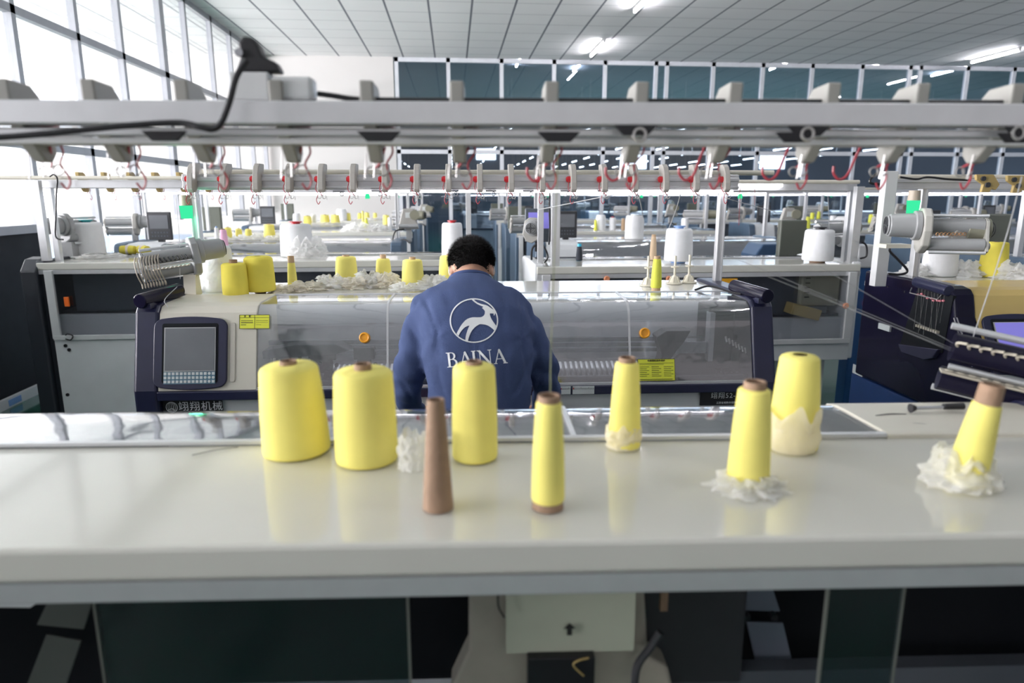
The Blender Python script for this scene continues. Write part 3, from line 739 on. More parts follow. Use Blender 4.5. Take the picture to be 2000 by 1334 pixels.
# what is seen under the near table: window sheet, castings, plates
Q = lambda px, py, y: loc1(aty(px, py, y))
def facing_box(name, m, par, p0, p1, y, th, LI=R1I, rot=None, **k):
    a = LI @ aty(*p0, y); b = LI @ aty(*p1, y); c = (a + b) / 2
    return MB().box(c, (abs(a.x - b.x), th, abs(a.z - b.z)), rot=rot).build(name, m, par, **k)
cst = [(880, 1345), (905, 1290), (915, 1270), (915, 1128), (1255, 1128), (1262, 1270), (1300, 1290), (1312, 1345)]
pts = [loc1(aty(x, y, .93)) for x, y in cst]; pts += [Vector((pts[-1].x, 0, .40)), Vector((pts[0].x, 0, .40))]
MB().prism([(p.x, p.z) for p in pts], loc1((0, .93, 1)).y - .05, loc1((0, .93, 1)).y, 'y').build('frame_casting', CAST, m1, bevel=.006)
o = facing_box('notice_sheet', PAPER, m1, (988, 1130), (1236, 1266), .90, .0015)
a = Q(1112, 1228, .895)
MB().prism([(-.004, -.009), (.004, -.009), (.004, .002), (.009, .002), (0, .011), (-.009, .002), (-.004, .002)], 0, .001, 'y').build('printed_arrow', INK, o).location = (a.x, a.y + .002, a.z)
facing_box('terminal_box', BLACK, m1, (1030, 1276), (1157, 1352), .90, .03, bevel=.002)
MB().tube(bez([Q(1150, 1285, .88), Q(1130, 1290, .88), Q(1120, 1300, .88), Q(1140, 1320, .88)], 5), .0015, 5).build('yellow_wire', OCHRE, m1)
MB().tube(bez([Q(975, 1130, .89), Q(973, 1180, .89), Q(985, 1206, .89)], 5), .0015, 5).build('thin_cable', BLACK, m1)
MB().tube(bez([Q(1290, 1235, .90), Q(1270, 1265, .90), Q(1245, 1300, .89), Q(1238, 1345, .88)], 6), .0065, 8).build('cable', CHAR, m1, smooth=True)
BGP = mat('blue_grey_plate', (.22, .25, .31), .4)
for (x0, y0, x1, y1, x2, y2, x3, y3) in ((1440, 1138, 1505, 1138, 1522, 1192, 1452, 1192), (1458, 1215, 1528, 1215, 1548, 1300, 1480, 1310)):
    P4 = [Q(x, y, 1.02) for x, y in ((x0, y0), (x1, y1), (x2, y2), (x3, y3))]
    MB().prism([(p.x, p.z) for p in P4], P4[0].y - .004, P4[0].y, 'y').build('mounting_plate', BGP, m1, bevel=.001)
for P in (((100, 1160), (185, 1165), (165, 1228), (70, 1222)), ((90, 1240), (160, 1250), (128, 1340), (50, 1340))):
    P4 = [Q(x, y, 1.02) for x, y in P]; MB().prism([(p.x, p.z) for p in P4], P4[0].y - .004, P4[0].y, 'y').build('mounting_plate', mat('dark_plate', (.10, .11, .10), .5), m1, bevel=.001)
P4 = [Q(x, y, .95) for x, y in ((-40, 1152), (110, 1152), (62, 1184), (-40, 1186))]; MB().prism([(p.x, p.z) for p in P4], P4[0].y - .01, P4[0].y, 'y').build('mounting_plate', GREYBODY, m1)
facing_box('carriage', CHAR, m1, (1250, 1140), (1435, 1310), 1.0, .05, bevel=.004)
facing_box('connector', CARD, m1, (1290, 1155), (1302, 1190), .93, .01)
for x in (1455, 1508): 
    p = Q(x, 1199, 1.0); MB().cyl(p, p + Vector((0, .012, 0)), .006, seg=10).build('screw', BLACK, m1)
facing_box('lower_rail', mat('lower_rail_grey', (.10, .11, .13), .4), m1, (1300, 1318), (2050, 1345), .98, .03)
p = loc1((0, .97, 0)).y
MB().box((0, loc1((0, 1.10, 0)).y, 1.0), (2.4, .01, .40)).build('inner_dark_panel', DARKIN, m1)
# bolted strip under the table edge and window sheets
MB().box((0, .775, 1.176), (2.46, .012, .022)).build('bolted_strip', ALUD, m1)
b = MB()
for px in (182, 233, 470, 705, 1390, 1437): 
    q = Q(px, 1148, .81); b.cyl((q.x, .782, 1.176), (q.x, .786, 1.176), .003, seg=8)
b.build('bolt', BLACK, m1)
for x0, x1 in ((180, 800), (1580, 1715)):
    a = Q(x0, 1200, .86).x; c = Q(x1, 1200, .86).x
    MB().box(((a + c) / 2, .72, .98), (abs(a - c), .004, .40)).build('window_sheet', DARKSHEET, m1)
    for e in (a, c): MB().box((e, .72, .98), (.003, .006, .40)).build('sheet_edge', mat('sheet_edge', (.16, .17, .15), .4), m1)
# cream end deck on the right of the near machine with its feeder
fd1 = feeder(m1, loc1(aty(2068, 752, 1.22)), math.radians(-30) - M1R, 1.0, fork=False, body=mat('feeder_cream', (.40, .38, .33), .45), rollers=NAVYG, comb=False)
fd1.rotation_euler = (0, math.radians(10), math.radians(-30) - M1R)
b = MB()
for k in range(9): b.tube(circle((-.20 + k * .021, -.072, -.010), .0065, 12, 'xy'), .0018, 5, True)
b.box((-.115, -.072, -.013), (.20, .030, .004)); b.build('eyelet_bar', mat('eyelet_cream', (.48, .44, .36), .45), fd1)
b = MB()
for k in range(8): b.tube(bez([(-.19 + k * .021, -.04, .03), (-.20 + k * .021, -.055, .045), (-.185 + k * .021, -.07, .05)], 4), .003, 6)
b.build('toothed_bar', mat('eyelet_cream', (.48, .44, .36), .45), fd1)
MB().box((.03, 0, -.10), (.03, .03, .06)).build('bracket', CHAR, fd1)
MB().tube(bez([loc1((1.15, 1.20, 1.25)), loc1((1.17, 1.22, 1.27)), loc1((1.19, 1.21, 1.32)), loc1((1.20, 1.20, 1.36))], 5), .008, 6).build('feeder_support', CHAR, m1)
MB().cyl(loc1(aty(1960, 775, 1.42)), loc1(aty(2060, 830, 1.22)), .026, seg=24).build('corner_tube', NAVYG, m1, smooth=True)
# hook tool and snippets on the end deck
q = atz(1785, 803, 1.258); r = atz(1880, 800, 1.258)
ht = empty('hook_tool', q); tag(ht, 'black and silver hook tool lying on the cream end deck at the right', 'tool')
d = r - q
MB().cyl((0, 0, .006), (d.x * .62, d.y * .62, .006), .0035, seg=10).build('shaft', STEEL, ht, smooth=True)
MB().cyl((d.x * .6, d.y * .6, .007), (d.x * 1.0, d.y * 1.0, .007), .006, .007, seg=10).build('handle', BLACK, ht, smooth=True)
MB().cyl((-.008, 0, .006), (.002, 0, .006), .009, .005, seg=10).build('tip', BLACK, ht, smooth=True)
for i, (a, b_) in enumerate((((1710, 812), (1770, 809)), ((1768, 827), (1833, 833)))):
    p, q = atz(*a, 1.255), atz(*b_, 1.255); tag(MB().tube(bez([p, (p + q) / 2 + Vector((0, .003, .001)), q], 6), .0012, 5).build('yarn_snippet', CHAR), 'dark yarn snippet on the cream end deck, the %s of two' % ('farther', 'nearer')[i], 'yarn')
p, q = atz(375, 889, 1.2505), atz(465, 873, 1.2505); tag(MB().tube(bez([p, (p + q) / 2 + Vector((0, .002, .001)), q], 6), .0006, 5).build('yarn_snippet', CHAR), 'thin dark thread lying on the near table left of the yellow cones', 'yarn')

# ------------------------------------------------------------------ machines of the next row (backs towards us)
def back_kit(t, L, yb, bot=.05, dark=False):
    b = MB(); h = L / 2
    for x in (-h + .04, h - .04): b.box((x, yb + .004, .98), (.05, .02, .44))
    b.box((0, yb + .004, .765), (L - .04, .022, .03)); b.build('window_frame', WHITE, t, bevel=.002)
    MB().box((0, yb, .975), (L - .1, .004, .40)).build('back_window', WINDOWP, t)
    MB().box((0, yb - .01, (bot + .76) / 2), (L - .03, .02, .76 - bot)).build('back_panel', GREYBODY, t, bevel=.003)
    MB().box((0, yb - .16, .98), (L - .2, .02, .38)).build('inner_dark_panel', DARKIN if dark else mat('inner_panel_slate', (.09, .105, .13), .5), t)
L3 = 2.50; m3x = (-2.66 + .19) / 2
m3l, _, _ = machine('knitting_machine', (m3x, 5.42), math.radians(180), 2.85, 'knitting machine turned away, dark end shield, beside the left glass wall', None,
    t0=.40, yb=.84, end=mat('end_dark', (.022, .027, .036), .45), end_w=.06, house_w=0, posts=(-1.34, 1.34), rail_z=(1.715, 1.765), fins=0, rail_y=.70, detail=1, led=False, rx=(-.6, 1.42))
back_kit(m3l, 2.75, .845)
L3I = Matrix.Rotation(-PI, 4, 'Z') @ Matrix.Translation((-m3x, -5.42, 0))
b = MB(); b.box((1.36, .80, 1.51), (.045, .04, .50)); b.build('post', ALU, m3l)
g = MB().prism([(.55, 1.23), (.72, 1.28), (.80, 1.27), (.865, 1.20), (.865, .05), (.55, .05)], 1.40, 1.50).build('rear_end_shield', mat('end_dark', (.022, .027, .036), .45), m3l, bevel=.01)
p = L3I @ aty(128, 590, 4.54); MB().box((p.x, .865, p.z), (.030, .012, .062)).build('orange_handle', ORANGER, m3l, bevel=.003)
b = MB()
for px, py in ((126, 676), (133, 684), (130, 772)): p = L3I @ aty(px, py, 4.56); b.cyl((p.x, .842, p.z), (p.x, .852, p.z), .011, seg=12)
b.build('cable_hole', BLACK, m3l)
MB().tube(bez([L3I @ aty(x, y, 4.55) for x, y in ((128, 655), (132, 652), (142, 656), (138, 664), (128, 662))], 5), .004, 6).build('cable', BLACK, m3l)
for k in range(6):
    x = 1.15 - k * .155; o = make_tension(m3l, (x, .70, 1.745), OCHRE, True)
fm = feeder(m3l, L3I @ aty(130, 450, 4.95), 0, 1.15, comb=False); fm.rotation_euler = (0, 0, math.radians(70))
MB().box(((L3I @ aty(132, 495, 4.95)).x, (L3I @ Vector((0, 4.95, 0))).y, 1.30), (.12, .10, .12)).build('feeder_bracket', GREYC, m3l)
MB().tube(bez([L3I @ aty(x, y, 4.62) for x, y in ((97, 345), (105, 341), (112, 350), (110, 380), (109, 420), (108, 455), (112, 466), (124, 468))], 5), .005, 6).build('cable', BLACK, m3l)

m3rx = (.50 + 2.52) / 2
m3r, _, _ = machine('knitting_machine', (m3rx, 4.88), math.radians(180), 2.06, 'knitting machine turned away, right of the man, charcoal and white spools on its table', None,
    t0=.38, yb=.83, end=GREYBODY, end_w=.06, house_w=0, posts=(-.98, .98), rail_z=(1.695, 1.735), rail_y=.70, detail=1, led=False, fins=0, rx=(-1.0, 1.0), body_bot=.64, endzb=.64)
back_kit(m3r, 2.0, .835, bot=.64)
R3 = Matrix.Translation((m3rx, 4.88, 0)) @ Matrix.Rotation(PI, 4, 'Z'); R3I = R3.inverted()
for x in (-.98, .90): MB().box((x, .78, 1.47), (.05, .04, .5)).build('post', ALU, m3r, bevel=.001)
MB().box(((R3I @ aty(1480, 357, 4.1)).x, .74, 1.735), (.34, .03, .035)).build('light_strip', LED, m3r)
p = R3I @ aty(1416, 551, 4.08); MB().box((p.x, .842, p.z), (.12, .003, .055)).build('amber_label', AMBER, m3r)
for px in (1302, 1182, 1644):
    p = R3I @ aty(px, 543 if px < 1600 else 595, 4.08); MB().lathe([(.018, 0), (.018, .012), (.013, .016), (0, .014)], Matrix.Translation((p.x, .84, p.z)) @ Matrix.Rotation(-PI / 2, 4, 'X'), 20).build('cover_knob', mat('salmon_knob', (.80, .30, .15), .4), m3r, smooth=True)
# electric box and yellow cam box seen through the back window
p = R3I @ aty(1580, 565, 4.3); MB().box((p.x, .66, p.z + .04), (.26, .12, .26)).build('electric_box', mat('box_cream', (.52, .52, .42), .5), m3r, bevel=.012)
b = MB()
for k in range(5): b.box((p.x + .09, .725, p.z + .04 - .03 * k + .05), (.03, .004, .006))
b.build('vent_slot', CHAR, m3r)
p = R3I @ aty(1560, 605, 4.2); MB().box((p.x, .72, p.z), (.20, .12, .07), rot=(-.25, 'Y')).build('yellow_cam_box', YELB, m3r, bevel=.006)
# feeder with motor beside the middle post, power cable
fm = feeder(m3r, R3I @ aty(1040, 452, 4.75), 0, .95, motor=GREYC, body=BEIGED, comb=False); fm.rotation_euler = (0, 0, math.radians(75) - PI * 0)
MB().tube(bez([R3I @ aty(x, y, 4.35) for x, y in ((1052, 475), (1040, 485), (1038, 510), (1040, 560), (1041, 600))], 6), .007, 6).build('cable', BLACK, m3r)
MB().tube(bez([R3I @ aty(x, y, 4.35) for x, y in ((1052, 475), (1060, 478), (1070, 500), (1062, 515), (1048, 530))], 6), .006, 6).build('cable', BLACK, m3r)
MB().tube(bez([R3I @ aty(x, y, 4.08) for x, y in ((1074, 375), (1073, 410), (1074, 450), (1072, 478))], 6), .005, 6).build('cable', BLACK, m3r)
monitor(m3r, R3I @ aty(1052, 440, 5.0), 0, 1., scr=SCREENV, shell=SLATE).rotation_euler = (0, 0, PI)
fm = feeder(m3r, R3I @ aty(1640, 455, 4.6), 0, 1.15, motor=OLIVE, body=GREYC, comb=False); fm.rotation_euler = (0, 0, math.radians(200))
MB().box((R3I @ aty(1545, 470, 4.9)).xyz, (.20, .06, .30)).build('rear_control_box', mat('olive_grey', (.10, .11, .09), .45), m3r, bevel=.01)
MB().tube(bez([R3I @ aty(x, y, 4.05) for x, y in ((1682, 472), (1692, 480), (1692, 500), (1680, 505))], 6), .006, 6).build('cable', BLACK, m3r)
MB().tube(bez([R3I @ aty(x, y, 3.98) for x, y in ((1738, 361), (1700, 357), (1708, 342), (1728, 335), (1748, 340), (1752, 346))], 6), .008, 6).build('cable', BLACK, m3r)

# ------------------------------------------------------------------ machine at the right: navy end, yellow housing
m2rx, m2ry = 3.48, 2.68
m2r, xl, xr = machine('knitting_machine', (m2rx, m2ry), math.radians(-1.5), 2.50, 'knitting machine at the right edge with glossy navy end and yellow control housing', None,
    t0=.42, fl=.22, yb=.88, end=NAVYG, end_w=.10, housing=YELB, house_w=.62, posts=(-1.15, 1.2), rail_z=(1.70, 1.745), rail_y=.60, detail=1, led=False, fins=0, rx=(-1.36, 1.3), endzb=.68)
RR = Matrix.Translation((m2rx, m2ry, 0)) @ Matrix.Rotation(math.radians(-1.5), 4, 'Z'); RRI = RR.inverted()
BBASE = mat('blue_base', (.015, .045, .16), .4)
MB().box((-1.14, .5, .36), (.20, .82, .62)).build('blue_base', BBASE, m2r, bevel=.01)
MB().box((-1.243, .84, .70), (.004, .10, .05)).build('white_sticker', KEY, m2r)
XS = -1.25; sx = lambda px, py, dx=0: RRI @ atx(px, py, m2rx + XS + dx)
def side_poly(name, m, pts, d, parent=m2r, **k):
    P = [sx(*p) for p in pts]; return MB().prism([(p.y, p.z) for p in P], XS - d, XS + .01).build(name, m, parent, **k)
side_poly('recess_shade_plate', DARKIN, ((1792, 556), (1862, 578), (1840, 690), (1752, 680)), .004)  # flat plate without a hollow, the shade of the recess put into its dark colour
side_poly('thread_tray', mat('navy_tray', (.035, .035, .07), .2), ((1756, 672), (1838, 682), (1826, 700), (1808, 703), (1762, 688)), .02, bevel=.004)
P = [sx(1790, 550), sx(1856, 568)]
MB().cyl(Vector((XS - .01, P[0].y, P[0].z)), Vector((XS - .01, P[1].y, P[1].z)), .026, seg=20).build('top_roll', NAVY, m2r, smooth=True, bevel=.004)
P = [sx(x, y) for x, y in ((1781, 562), (1777, 572), (1833, 585), (1842, 575))]
MB().tube([Vector((XS - .012, p.y, p.z)) for p in P], .0028, 6).build('thread_bar', WIRE, m2r)
random.seed(3)
for k in range(9):
    x = 1793 + k * 6.5; a = sx(x, 562 + k * 1.6); b_ = sx(x + random.uniform(-14, 2), 640 + random.uniform(-10, 14))
    a.x = b_.x = XS - .006; MB().tube([a, b_], .0010, 4).build('thread', WIRE, m2r)
    c = a.lerp(b_, .12 + random.random() * .12); MB().lathe([(0, -.006), (.007, -.003), (.007, .003), (0, .006)], Matrix.Translation(c), 8).build('pink_bead', mat('pink_bead', (.75, .25, .30), .4), m2r, smooth=True)
b = MB()
for k in range(9): p = sx(1793 + k * 5, 636 + k * 1.6); b.box((XS - .01, p.y, p.z), (.02, .010, .012))
b.build('eyelet_row', mat('eyelet_cream', (.48, .44, .36), .45), m2r)
MB().box((XS + .0, .62, .99), (.02, .10, .03)).build('inner_white_strip', KEY, m2r)
for q in ((1728, 560), (1762, 570)): p = sx(*q); MB().cyl((XS - .002, p.y, p.z), (XS + .002, p.y, p.z), .005, seg=10).build('screw_hole', BLACK, m2r)
pc = on_slope(RR, RRI, 1925, 655, fl=.20); pc = Vector((pc.x + .14, .10 * .5, 1.03))
vs = vdir.copy(); vdir = Vector((0, .115, .225)).normalized(); ndir = Vector((1, 0, 0)).cross(vdir)
control_panel(m2r, (pc.x, .064, 1.018), .30, .27, .012, SCREENV, keys=False)
vdir = vs; ndir = Vector((1, 0, 0)).cross(vdir)
# dragon-like sticker below the yellow housing
p = RRI @ aty(1968, 765, m2ry); b = MB(); b.prism([(-.05, .0), (-.03, .035), (.03, .035), (.05, .01), (.04, -.03), (-.01, -.02), (-.045, -.045)], .006, .014, 'y').build('sticker', BLACK, m2r).location = (p.x, -.01, .83)
# post, cable, lamp, feeder, bracket plates
b = MB(); b.box((-1.375, .53, 1.50), (.060, .05, .56)).build('white_upright', WHITE, m2r, bevel=.003)
MB().tube(bez([RRI @ aty(x, y, 3.15) for x, y in ((1741, 475), (1738, 490), (1752, 505), (1772, 528), (1760, 536), (1735, 535))], 6), .006, 6).build('cable', BLACK, m2r)
MB().tube(bez([RRI @ aty(x, y, 3.13) for x, y in ((1758, 346), (1790, 350), (1812, 346), (1850, 350), (1895, 352))], 6), .005, 6).build('cable', BLACK, m2r)
fm = feeder(m2r, RRI @ aty(1812, 455, 3.0), 0, 1.12, body=mat('feeder_grey_beige', (.50, .49, .45), .42), motor=GREYC, comb=False); fm.rotation_euler = (0, 0, math.radians(160))
fm2 = MB().cyl((0, 0, 0), (.09, -.03, 0), .052, .050, 24).build('motor', OLIVE, m2r, smooth=True, bevel=.004); fm2.location = RRI @ aty(1885, 448, 2.98)
b = MB()
for k in range(3): b.tube(circle((.093, -.031, 0), .012 + .012 * k, 18, 'yz'), .002, 5, True)
b.build('motor_grille', CHAR, fm2)
MB().prism([(-.09, -.05), (.03, -.05), (.03, .06), (-.02, .06)], -.03, -.005, 'y').build('motor_bracket', BEIGED, m2r, bevel=.005).location = fm2.location
q = RRI @ aty(1830, 462, 2.95); b = MB()
for k in range(8): b.tube(circle((q.x - .02 + k * .018, q.y - .03, q.z + .012), .007, 12, 'xz'), .002, 5, True)
b.build('copper_eyelet_row', mat('copper', (.50, .28, .14), .35, .6), m2r)
MB().box((RRI @ aty(1745, 480, 3.1)).xyz, (.12, .08, .018)).build('feeder_shelf', BEIGE, m2r)
signal_lamp(m2r, RRI @ aty(1787, 372, 3.05), .085, .027)
for px, py in ((1925, 356), (1985, 358)):
    q = RRI @ aty(px, py, 3.05)
    o = MB().prism([(-.055, .035), (.03, .035), (.065, -.01), (.05, -.035), (.03, -.03), (.02, -.045), (-.02, -.045), (-.015, -.01), (-.05, .01)], -.008, .008, 'y').build('tension_plate', OCHRE, m2r, bevel=.003); o.location = q
    MB().cyl((-.022, -.008, .016), (-.022, -.016, .016), .011, seg=14).cyl((.003, -.008, -.012), (.003, -.016, -.012), .012, seg=14).build('rubber_knob', CHAR, o, smooth=True)

# ------------------------------------------------------------------ rows of machines farther back
def far_proto(name, rot, y, x, lab, **k):
    t, a, c = machine(name, (x, y), rot, 2.5, lab, 'rows of flat knitting machines farther back', detail=0, posts=(-1.18, 1.18), rail_y=.62, rail_z=(1.70, 1.745), rx=(-1.2, 1.22), fins=0, **k)
    return t
BACKG = 'rows of flat knitting machines farther back'
pf = far_proto('knitting_machine', 0, 6.22, -1.72, '', t0=.33, yb=.85, end=BLUEG, end_w=.10, housing=GREYBODY, house_w=.30, seams=(-.25, .55))
feeder(pf, (-1.22, .45, 1.40), math.radians(10), 1.1, comb=False, body=BEIGED)
MB().box((-1.22, .45, 1.30), (.04, .04, .12)).build('feeder_bracket', GREYC, pf)
monitor(pf, (-.93, .30, 1.40), 0, 1.05)
o = MB().prism([(-.10, 0), (.10, 0), (.05, .19), (-.05, .19)], -.05, .0, 'y').build('take_down_unit', BEIGED, pf, bevel=.01); o.location = (1.30, .40, 1.36)
MB().cyl((.06, -.05, .13), (.06, -.075, .13), .045, seg=20).build('motor', OLIVE, o, smooth=True); MB().cyl((-.09, -.06, .03), (.09, -.06, .03), .018, seg=12).build('roller', GREYC, o, smooth=True)
MB().box((0, -.052, .13), (.05, .004, .05)).build('paper_note', KEY, o)
MB().box((1.30, .40, 1.30), (.05, .05, .12)).build('unit_bracket', GREYC, pf)
MB().tube(bez([(1.26, .36, 1.36), (1.18, .30, 1.34), (1.16, .28, 1.24), (1.26, .24, 1.27), (1.32, .2, 1.24)], 6), .007, 6).build('cable', BLACK, pf)
signal_p = MB().cyl((0, 0, 0), (0, 0, -.05), .022).build('signal_lamp', GREENL, pf); signal_p.location = (.9, .62, 1.69)
MB().lathe([(.018, 0), (.018, .012), (.013, .016), (0, .014)], Matrix.Translation((.8, .055, 1.10)) @ Matrix.Rotation(PI / 2, 4, 'X'), 16).build('cover_knob', mat('salmon_knob', (.80, .30, .15), .4), pf, smooth=True)
MB().box((.2, .02, 1.0), (.30, .006, .08)).build('amber_label', AMBER, pf)
pb = far_proto('knitting_machine', PI, 9.12, -1.72, '', t0=.38, yb=.83, end=BLUEG, end_w=.10, house_w=.3, housing=BLUEG)
back_kit(pb, 2.45, .835)
feeder(pb, (-1.20, .45, 1.40), math.radians(160), 1.15, comb=False, body=BEIGED, motor=OLIVE)
MB().box((-1.20, .45, 1.30), (.04, .04, .12)).build('feeder_bracket', GREYC, pb)
o = MB().box((1.2, .40, 1.40), (.22, .06, .28)).build('rear_control_box', mat('olive_grey', (.10, .11, .09), .45), pb, bevel=.01)
MB().box((1.2, .40, 1.27), (.05, .04, .05)).build('unit_bracket', GREYC, pb)
colw = [(-1.72, 'first column from the left'), (2.0, 'second column from the left'), (5.65, 'third column from the left'), (9.3, 'fourth column from the left')]
roww = [(6.22, 0, 'second row behind the man'), (9.12, 1, 'third row behind the man'), (9.92, 0, 'fourth row behind the man'), (13.0, 1, 'fifth row behind the man')]
for ri, (ry, back, rn) in enumerate(roww):
    for ci, (cx, cn) in enumerate(colw):
        src = pb if back else pf
        if cx == -1.72 and ry in (6.22, 9.12): o = src
        else: o = copy_tree(src); o.location = (cx, ry, 0)
        o['label'] = 'knitting machine turned %s, %s, %s' % ('away' if back else 'toward us', rn, cn)
o = copy_tree(pb); o.location = (4.98, 4.95, 0); o['label'] = 'knitting machine turned away, directly behind the yellow and navy one'
for ri, ry in enumerate((16.2, 19.4)):
    for ci, cx in enumerate((1.4, 5.0, 8.6, 12.2)):
        o = copy_tree(pf); o.location = (cx, ry, 0); o['group'] = 'machines beyond the far glass wall'
        o['label'] = 'knitting machine beyond the far glass, %s row, %s from the left' % (ordn[ri], ordn[ci])
# tall dark blue cabinet with a teal sign plate behind the right machines
cb = empty('machine_cabinet', (aty(1500, 500, 5.7).x, 5.7, 0)); tag(cb, 'dark blue machine cabinet with a teal plate, behind the large white spool at the right', 'cabinet')
MB().prism([(-.24, 0), (.22, 0), (.20, 1.18), (.14, 1.27), (-.12, 1.27), (-.18, 1.18)], -.15, .15, 'y').build('cabinet_body', mat('cabinet_blue', (.03, .07, .14), .4), cb, bevel=.012)
o = MB().box((.04, -.153, 1.13), (.10, .006, .12)).build('teal_plate', mat('teal_plate', (.02, .30, .33), .4), cb)

# ------------------------------------------------------------------ yarn cones, spools, bags
def cone(x, y, z, h, rt, rb, label, group=None, yarn=YARN, core=.0105, top=.012, bottom=0., hollow=True, tilt=None, corem=CARD, name='yarn_cone', par=None, r=.010):
    """wound cone on a paper tube; h: height of the wound body; top/bottom: tube sticking out"""
    t = empty(name, (x, y, z)); tag(t, label, 'yarn cone', group)
    z0 = bottom
    prof = [(core * 1.3, z0), (rb - .004, z0), (rb - .001, z0 + .002), (rb, z0 + .006)] + [(rb + (rt - rb) * q / 10 + .0012 * math.sin(q * PI / 10), z0 + .006 + (h - .006 - r * .8) * q / 10) for q in range(1, 11)] + [(rt - r * .25, z0 + h - r * .35), (rt - r * .8, z0 + h), (core * 1.05, z0 + h + .001)]
    MB().lathe(prof, None, 48, close=False).build('wound_yarn', yarn, t, smooth=60)
    ct = core; cb_ = max(core * 1.5, core + (rb - rt) * .9) if bottom else core * 1.4
    hh = z0 + h + top
    MB().lathe([(ct * .78, hh - .03), (ct * .80, hh), (ct, hh), (ct * 1.02, hh - .002), (cb_ * .98, .002), (cb_, 0)], None, 28, close=False).build('paper_tube', corem, t, smooth=40)
    if tilt: t.rotation_euler = tilt
    return t
def cone_px(bx, by, ty, wt, wb, label, group=None, core_w=None, core_top=None, bottom_px=0, Y=None, z=1.25, **k):
    """cone whose wound body stands on table height z, base centre seen at (bx,by)"""
    p = atz(bx, by, z) if Y is None else aty(bx, by, Y); y = p.y
    zz = z; s = (ray(bx, by).y) ; d = (p - Vector((0, 0, CZ))).length
    dep = (p - Vector((0, 0, CZ))).dot(fwd); mpp = dep / F
    dt = (aty(bx, ty, y) - Vector((0, 0, CZ))).dot(fwd) / F
    h = aty(bx, ty, y).z - zz
    rb, rt = wb / 2 * mpp, wt / 2 * dt
    cr = (core_w or wt * .3) / 2 * dt
    top = (aty(bx, core_top, y).z - aty(bx, ty, y).z) if core_top else .002
    bt = bottom_px * mpp
    return cone(p.x, y, zz, h - bt, rt, rb, label, group, core=cr, top=top, bottom=bt, **k)
G1 = 'yarn cones on the near table'
c = cone_px(581, 880, 712, 112, 128, 'fat yellow yarn cone, leftmost on the near table, leaning slightly', G1, core_w=32, core_top=704); c.rotation_euler = (0, -.035, 0)
c = cone_px(717, 897, 722, 114, 120, 'fat yellow yarn cone, second from left on the near table', G1, core_w=33, core_top=710)
cone_px(928, 893, 712, 82, 88, 'medium yellow yarn cone in front of the man, third from left on the near table', G1, core_w=32, core_top=705, r=.008)
cone_px(1070, 990, 783, 50, 65, 'slim yellow yarn cone standing nearest us, brown tube rim at its foot', G1, core_w=43, core_top=772, bottom_px=13, r=.004)
cone_px(1219, 872, 708, 46, 62, 'slim yellow yarn cone in a small crumpled bag, in front of the yellow label', G1, core_w=32, core_top=698, r=.004)
cone_px(1460, 944, 760, 62, 80, 'slim yellow yarn cone with a flat crumpled bag under its foot', G1, core_w=42, core_top=745, r=.004)
cone_px(1547, 872, 694, 74, 94, 'fat yellow yarn cone without visible tube, its lower half in a cream bag', G1, core_w=26, core_top=696, r=.008)
c = cone_px(1882, 948, 788, 50, 70, 'tilted slim yellow yarn cone at the right end, stuck in a crumpled bag', G1, core_w=42, core_top=752, r=.004); c.rotation_euler = (.05, .10, 0); c.location.z += .003
# bare paper tube
p = atz(856, 991, 1.25); mpp = (p - Vector((0, 0, CZ))).dot(fwd) / F; tz = aty(852, 780, p.y).z - 1.25; rb = 30 * mpp; rt = 18 * mpp * .92
t = MB().lathe([(rt * .8, tz - .04), (rt * .8, tz), (rt, tz), (rt * 1.01, tz - .003), (rb * .99, .006), (rb, .002), (rb, 0), (rb * .8, 0)], None, 32, close=False).build('paper_tube', CARD, smooth=40); t.location = (p.x, p.y, 1.25)
tag(t, 'bare brown paper cone tube standing on the near table left of centre', 'paper tube')
def bag(x, y, z, rx, ry, h, label, m=BAG, seed=0, top=.75, amp=.22, open_top=True, group=None, cut=None):
    """crumpled plastic: a noisy skirt standing around whatever it holds"""
    n, k = 64, 22; vs = []; fs = []
    for j in range(k + 1):
        t = j / k; zz = h * t
        rr = 1 - (1 - top) * t ** 1.5 + .10 * math.sin(t * 9 + seed) * (1 - t)
        for i in range(n):
            a = 2 * PI * i / n; d = Vector((math.cos(a), math.sin(a), t * 1.3))
            q = rr * (1 + amp * noise.noise(d * 3.1 + Vector((seed, 0, 0))) + amp * .55 * noise.noise(d * 8.3 + Vector((0, seed, 0))) + amp * .25 * noise.noise(d * 19))
            e = (zz * (1 + .5 * noise.noise(Vector((math.cos(a) * 2, math.sin(a) * 2, seed + 5)))) if t > .6 else zz)
            vs.append((rx * q * math.cos(a), ry * q * math.sin(a), max(.0008, e)))
        if j < k: fs += [(j * n + i, j * n + (i + 1) % n, (j + 1) * n + (i + 1) % n, (j + 1) * n + i) for i in range(n)]
    o = MB().add(vs, fs).build('plastic_bag', m, smooth=80); o.location = (x, y, z); tag(o, label, 'plastic bag', group); return o
def bag_px(bx, by, w, hpx, label, Y=None, z=1.2505, asp=.9, **k):
    p = atz(bx, by, z); mpp = (p - Vector((0, 0, CZ))).dot(fwd) / F; return bag(p.x, p.y, z, w / 2 * mpp, w / 2 * mpp * asp, hpx * mpp / .96, label, **k)
bag_px(1217, 872, 68, 40, 'cream crumpled bag around the foot of the slim cone left of the yellow label', m=BAGC, seed=3, top=1.0, amp=.10)
bag_px(1547, 876, 96, 76, 'cream plastic bag wrapped around the lower half of the fat cone', m=BAGC, seed=5, top=1.0, amp=.06)
bag_px(1458, 950, 128, 24, 'flat crumpled clear bag spread under a slim cone', seed=8, top=.62, amp=.45)
bag_px(1874, 945, 128, 62, 'large crumpled white bag at the right end of the near table', seed=12, top=.66, amp=.30)
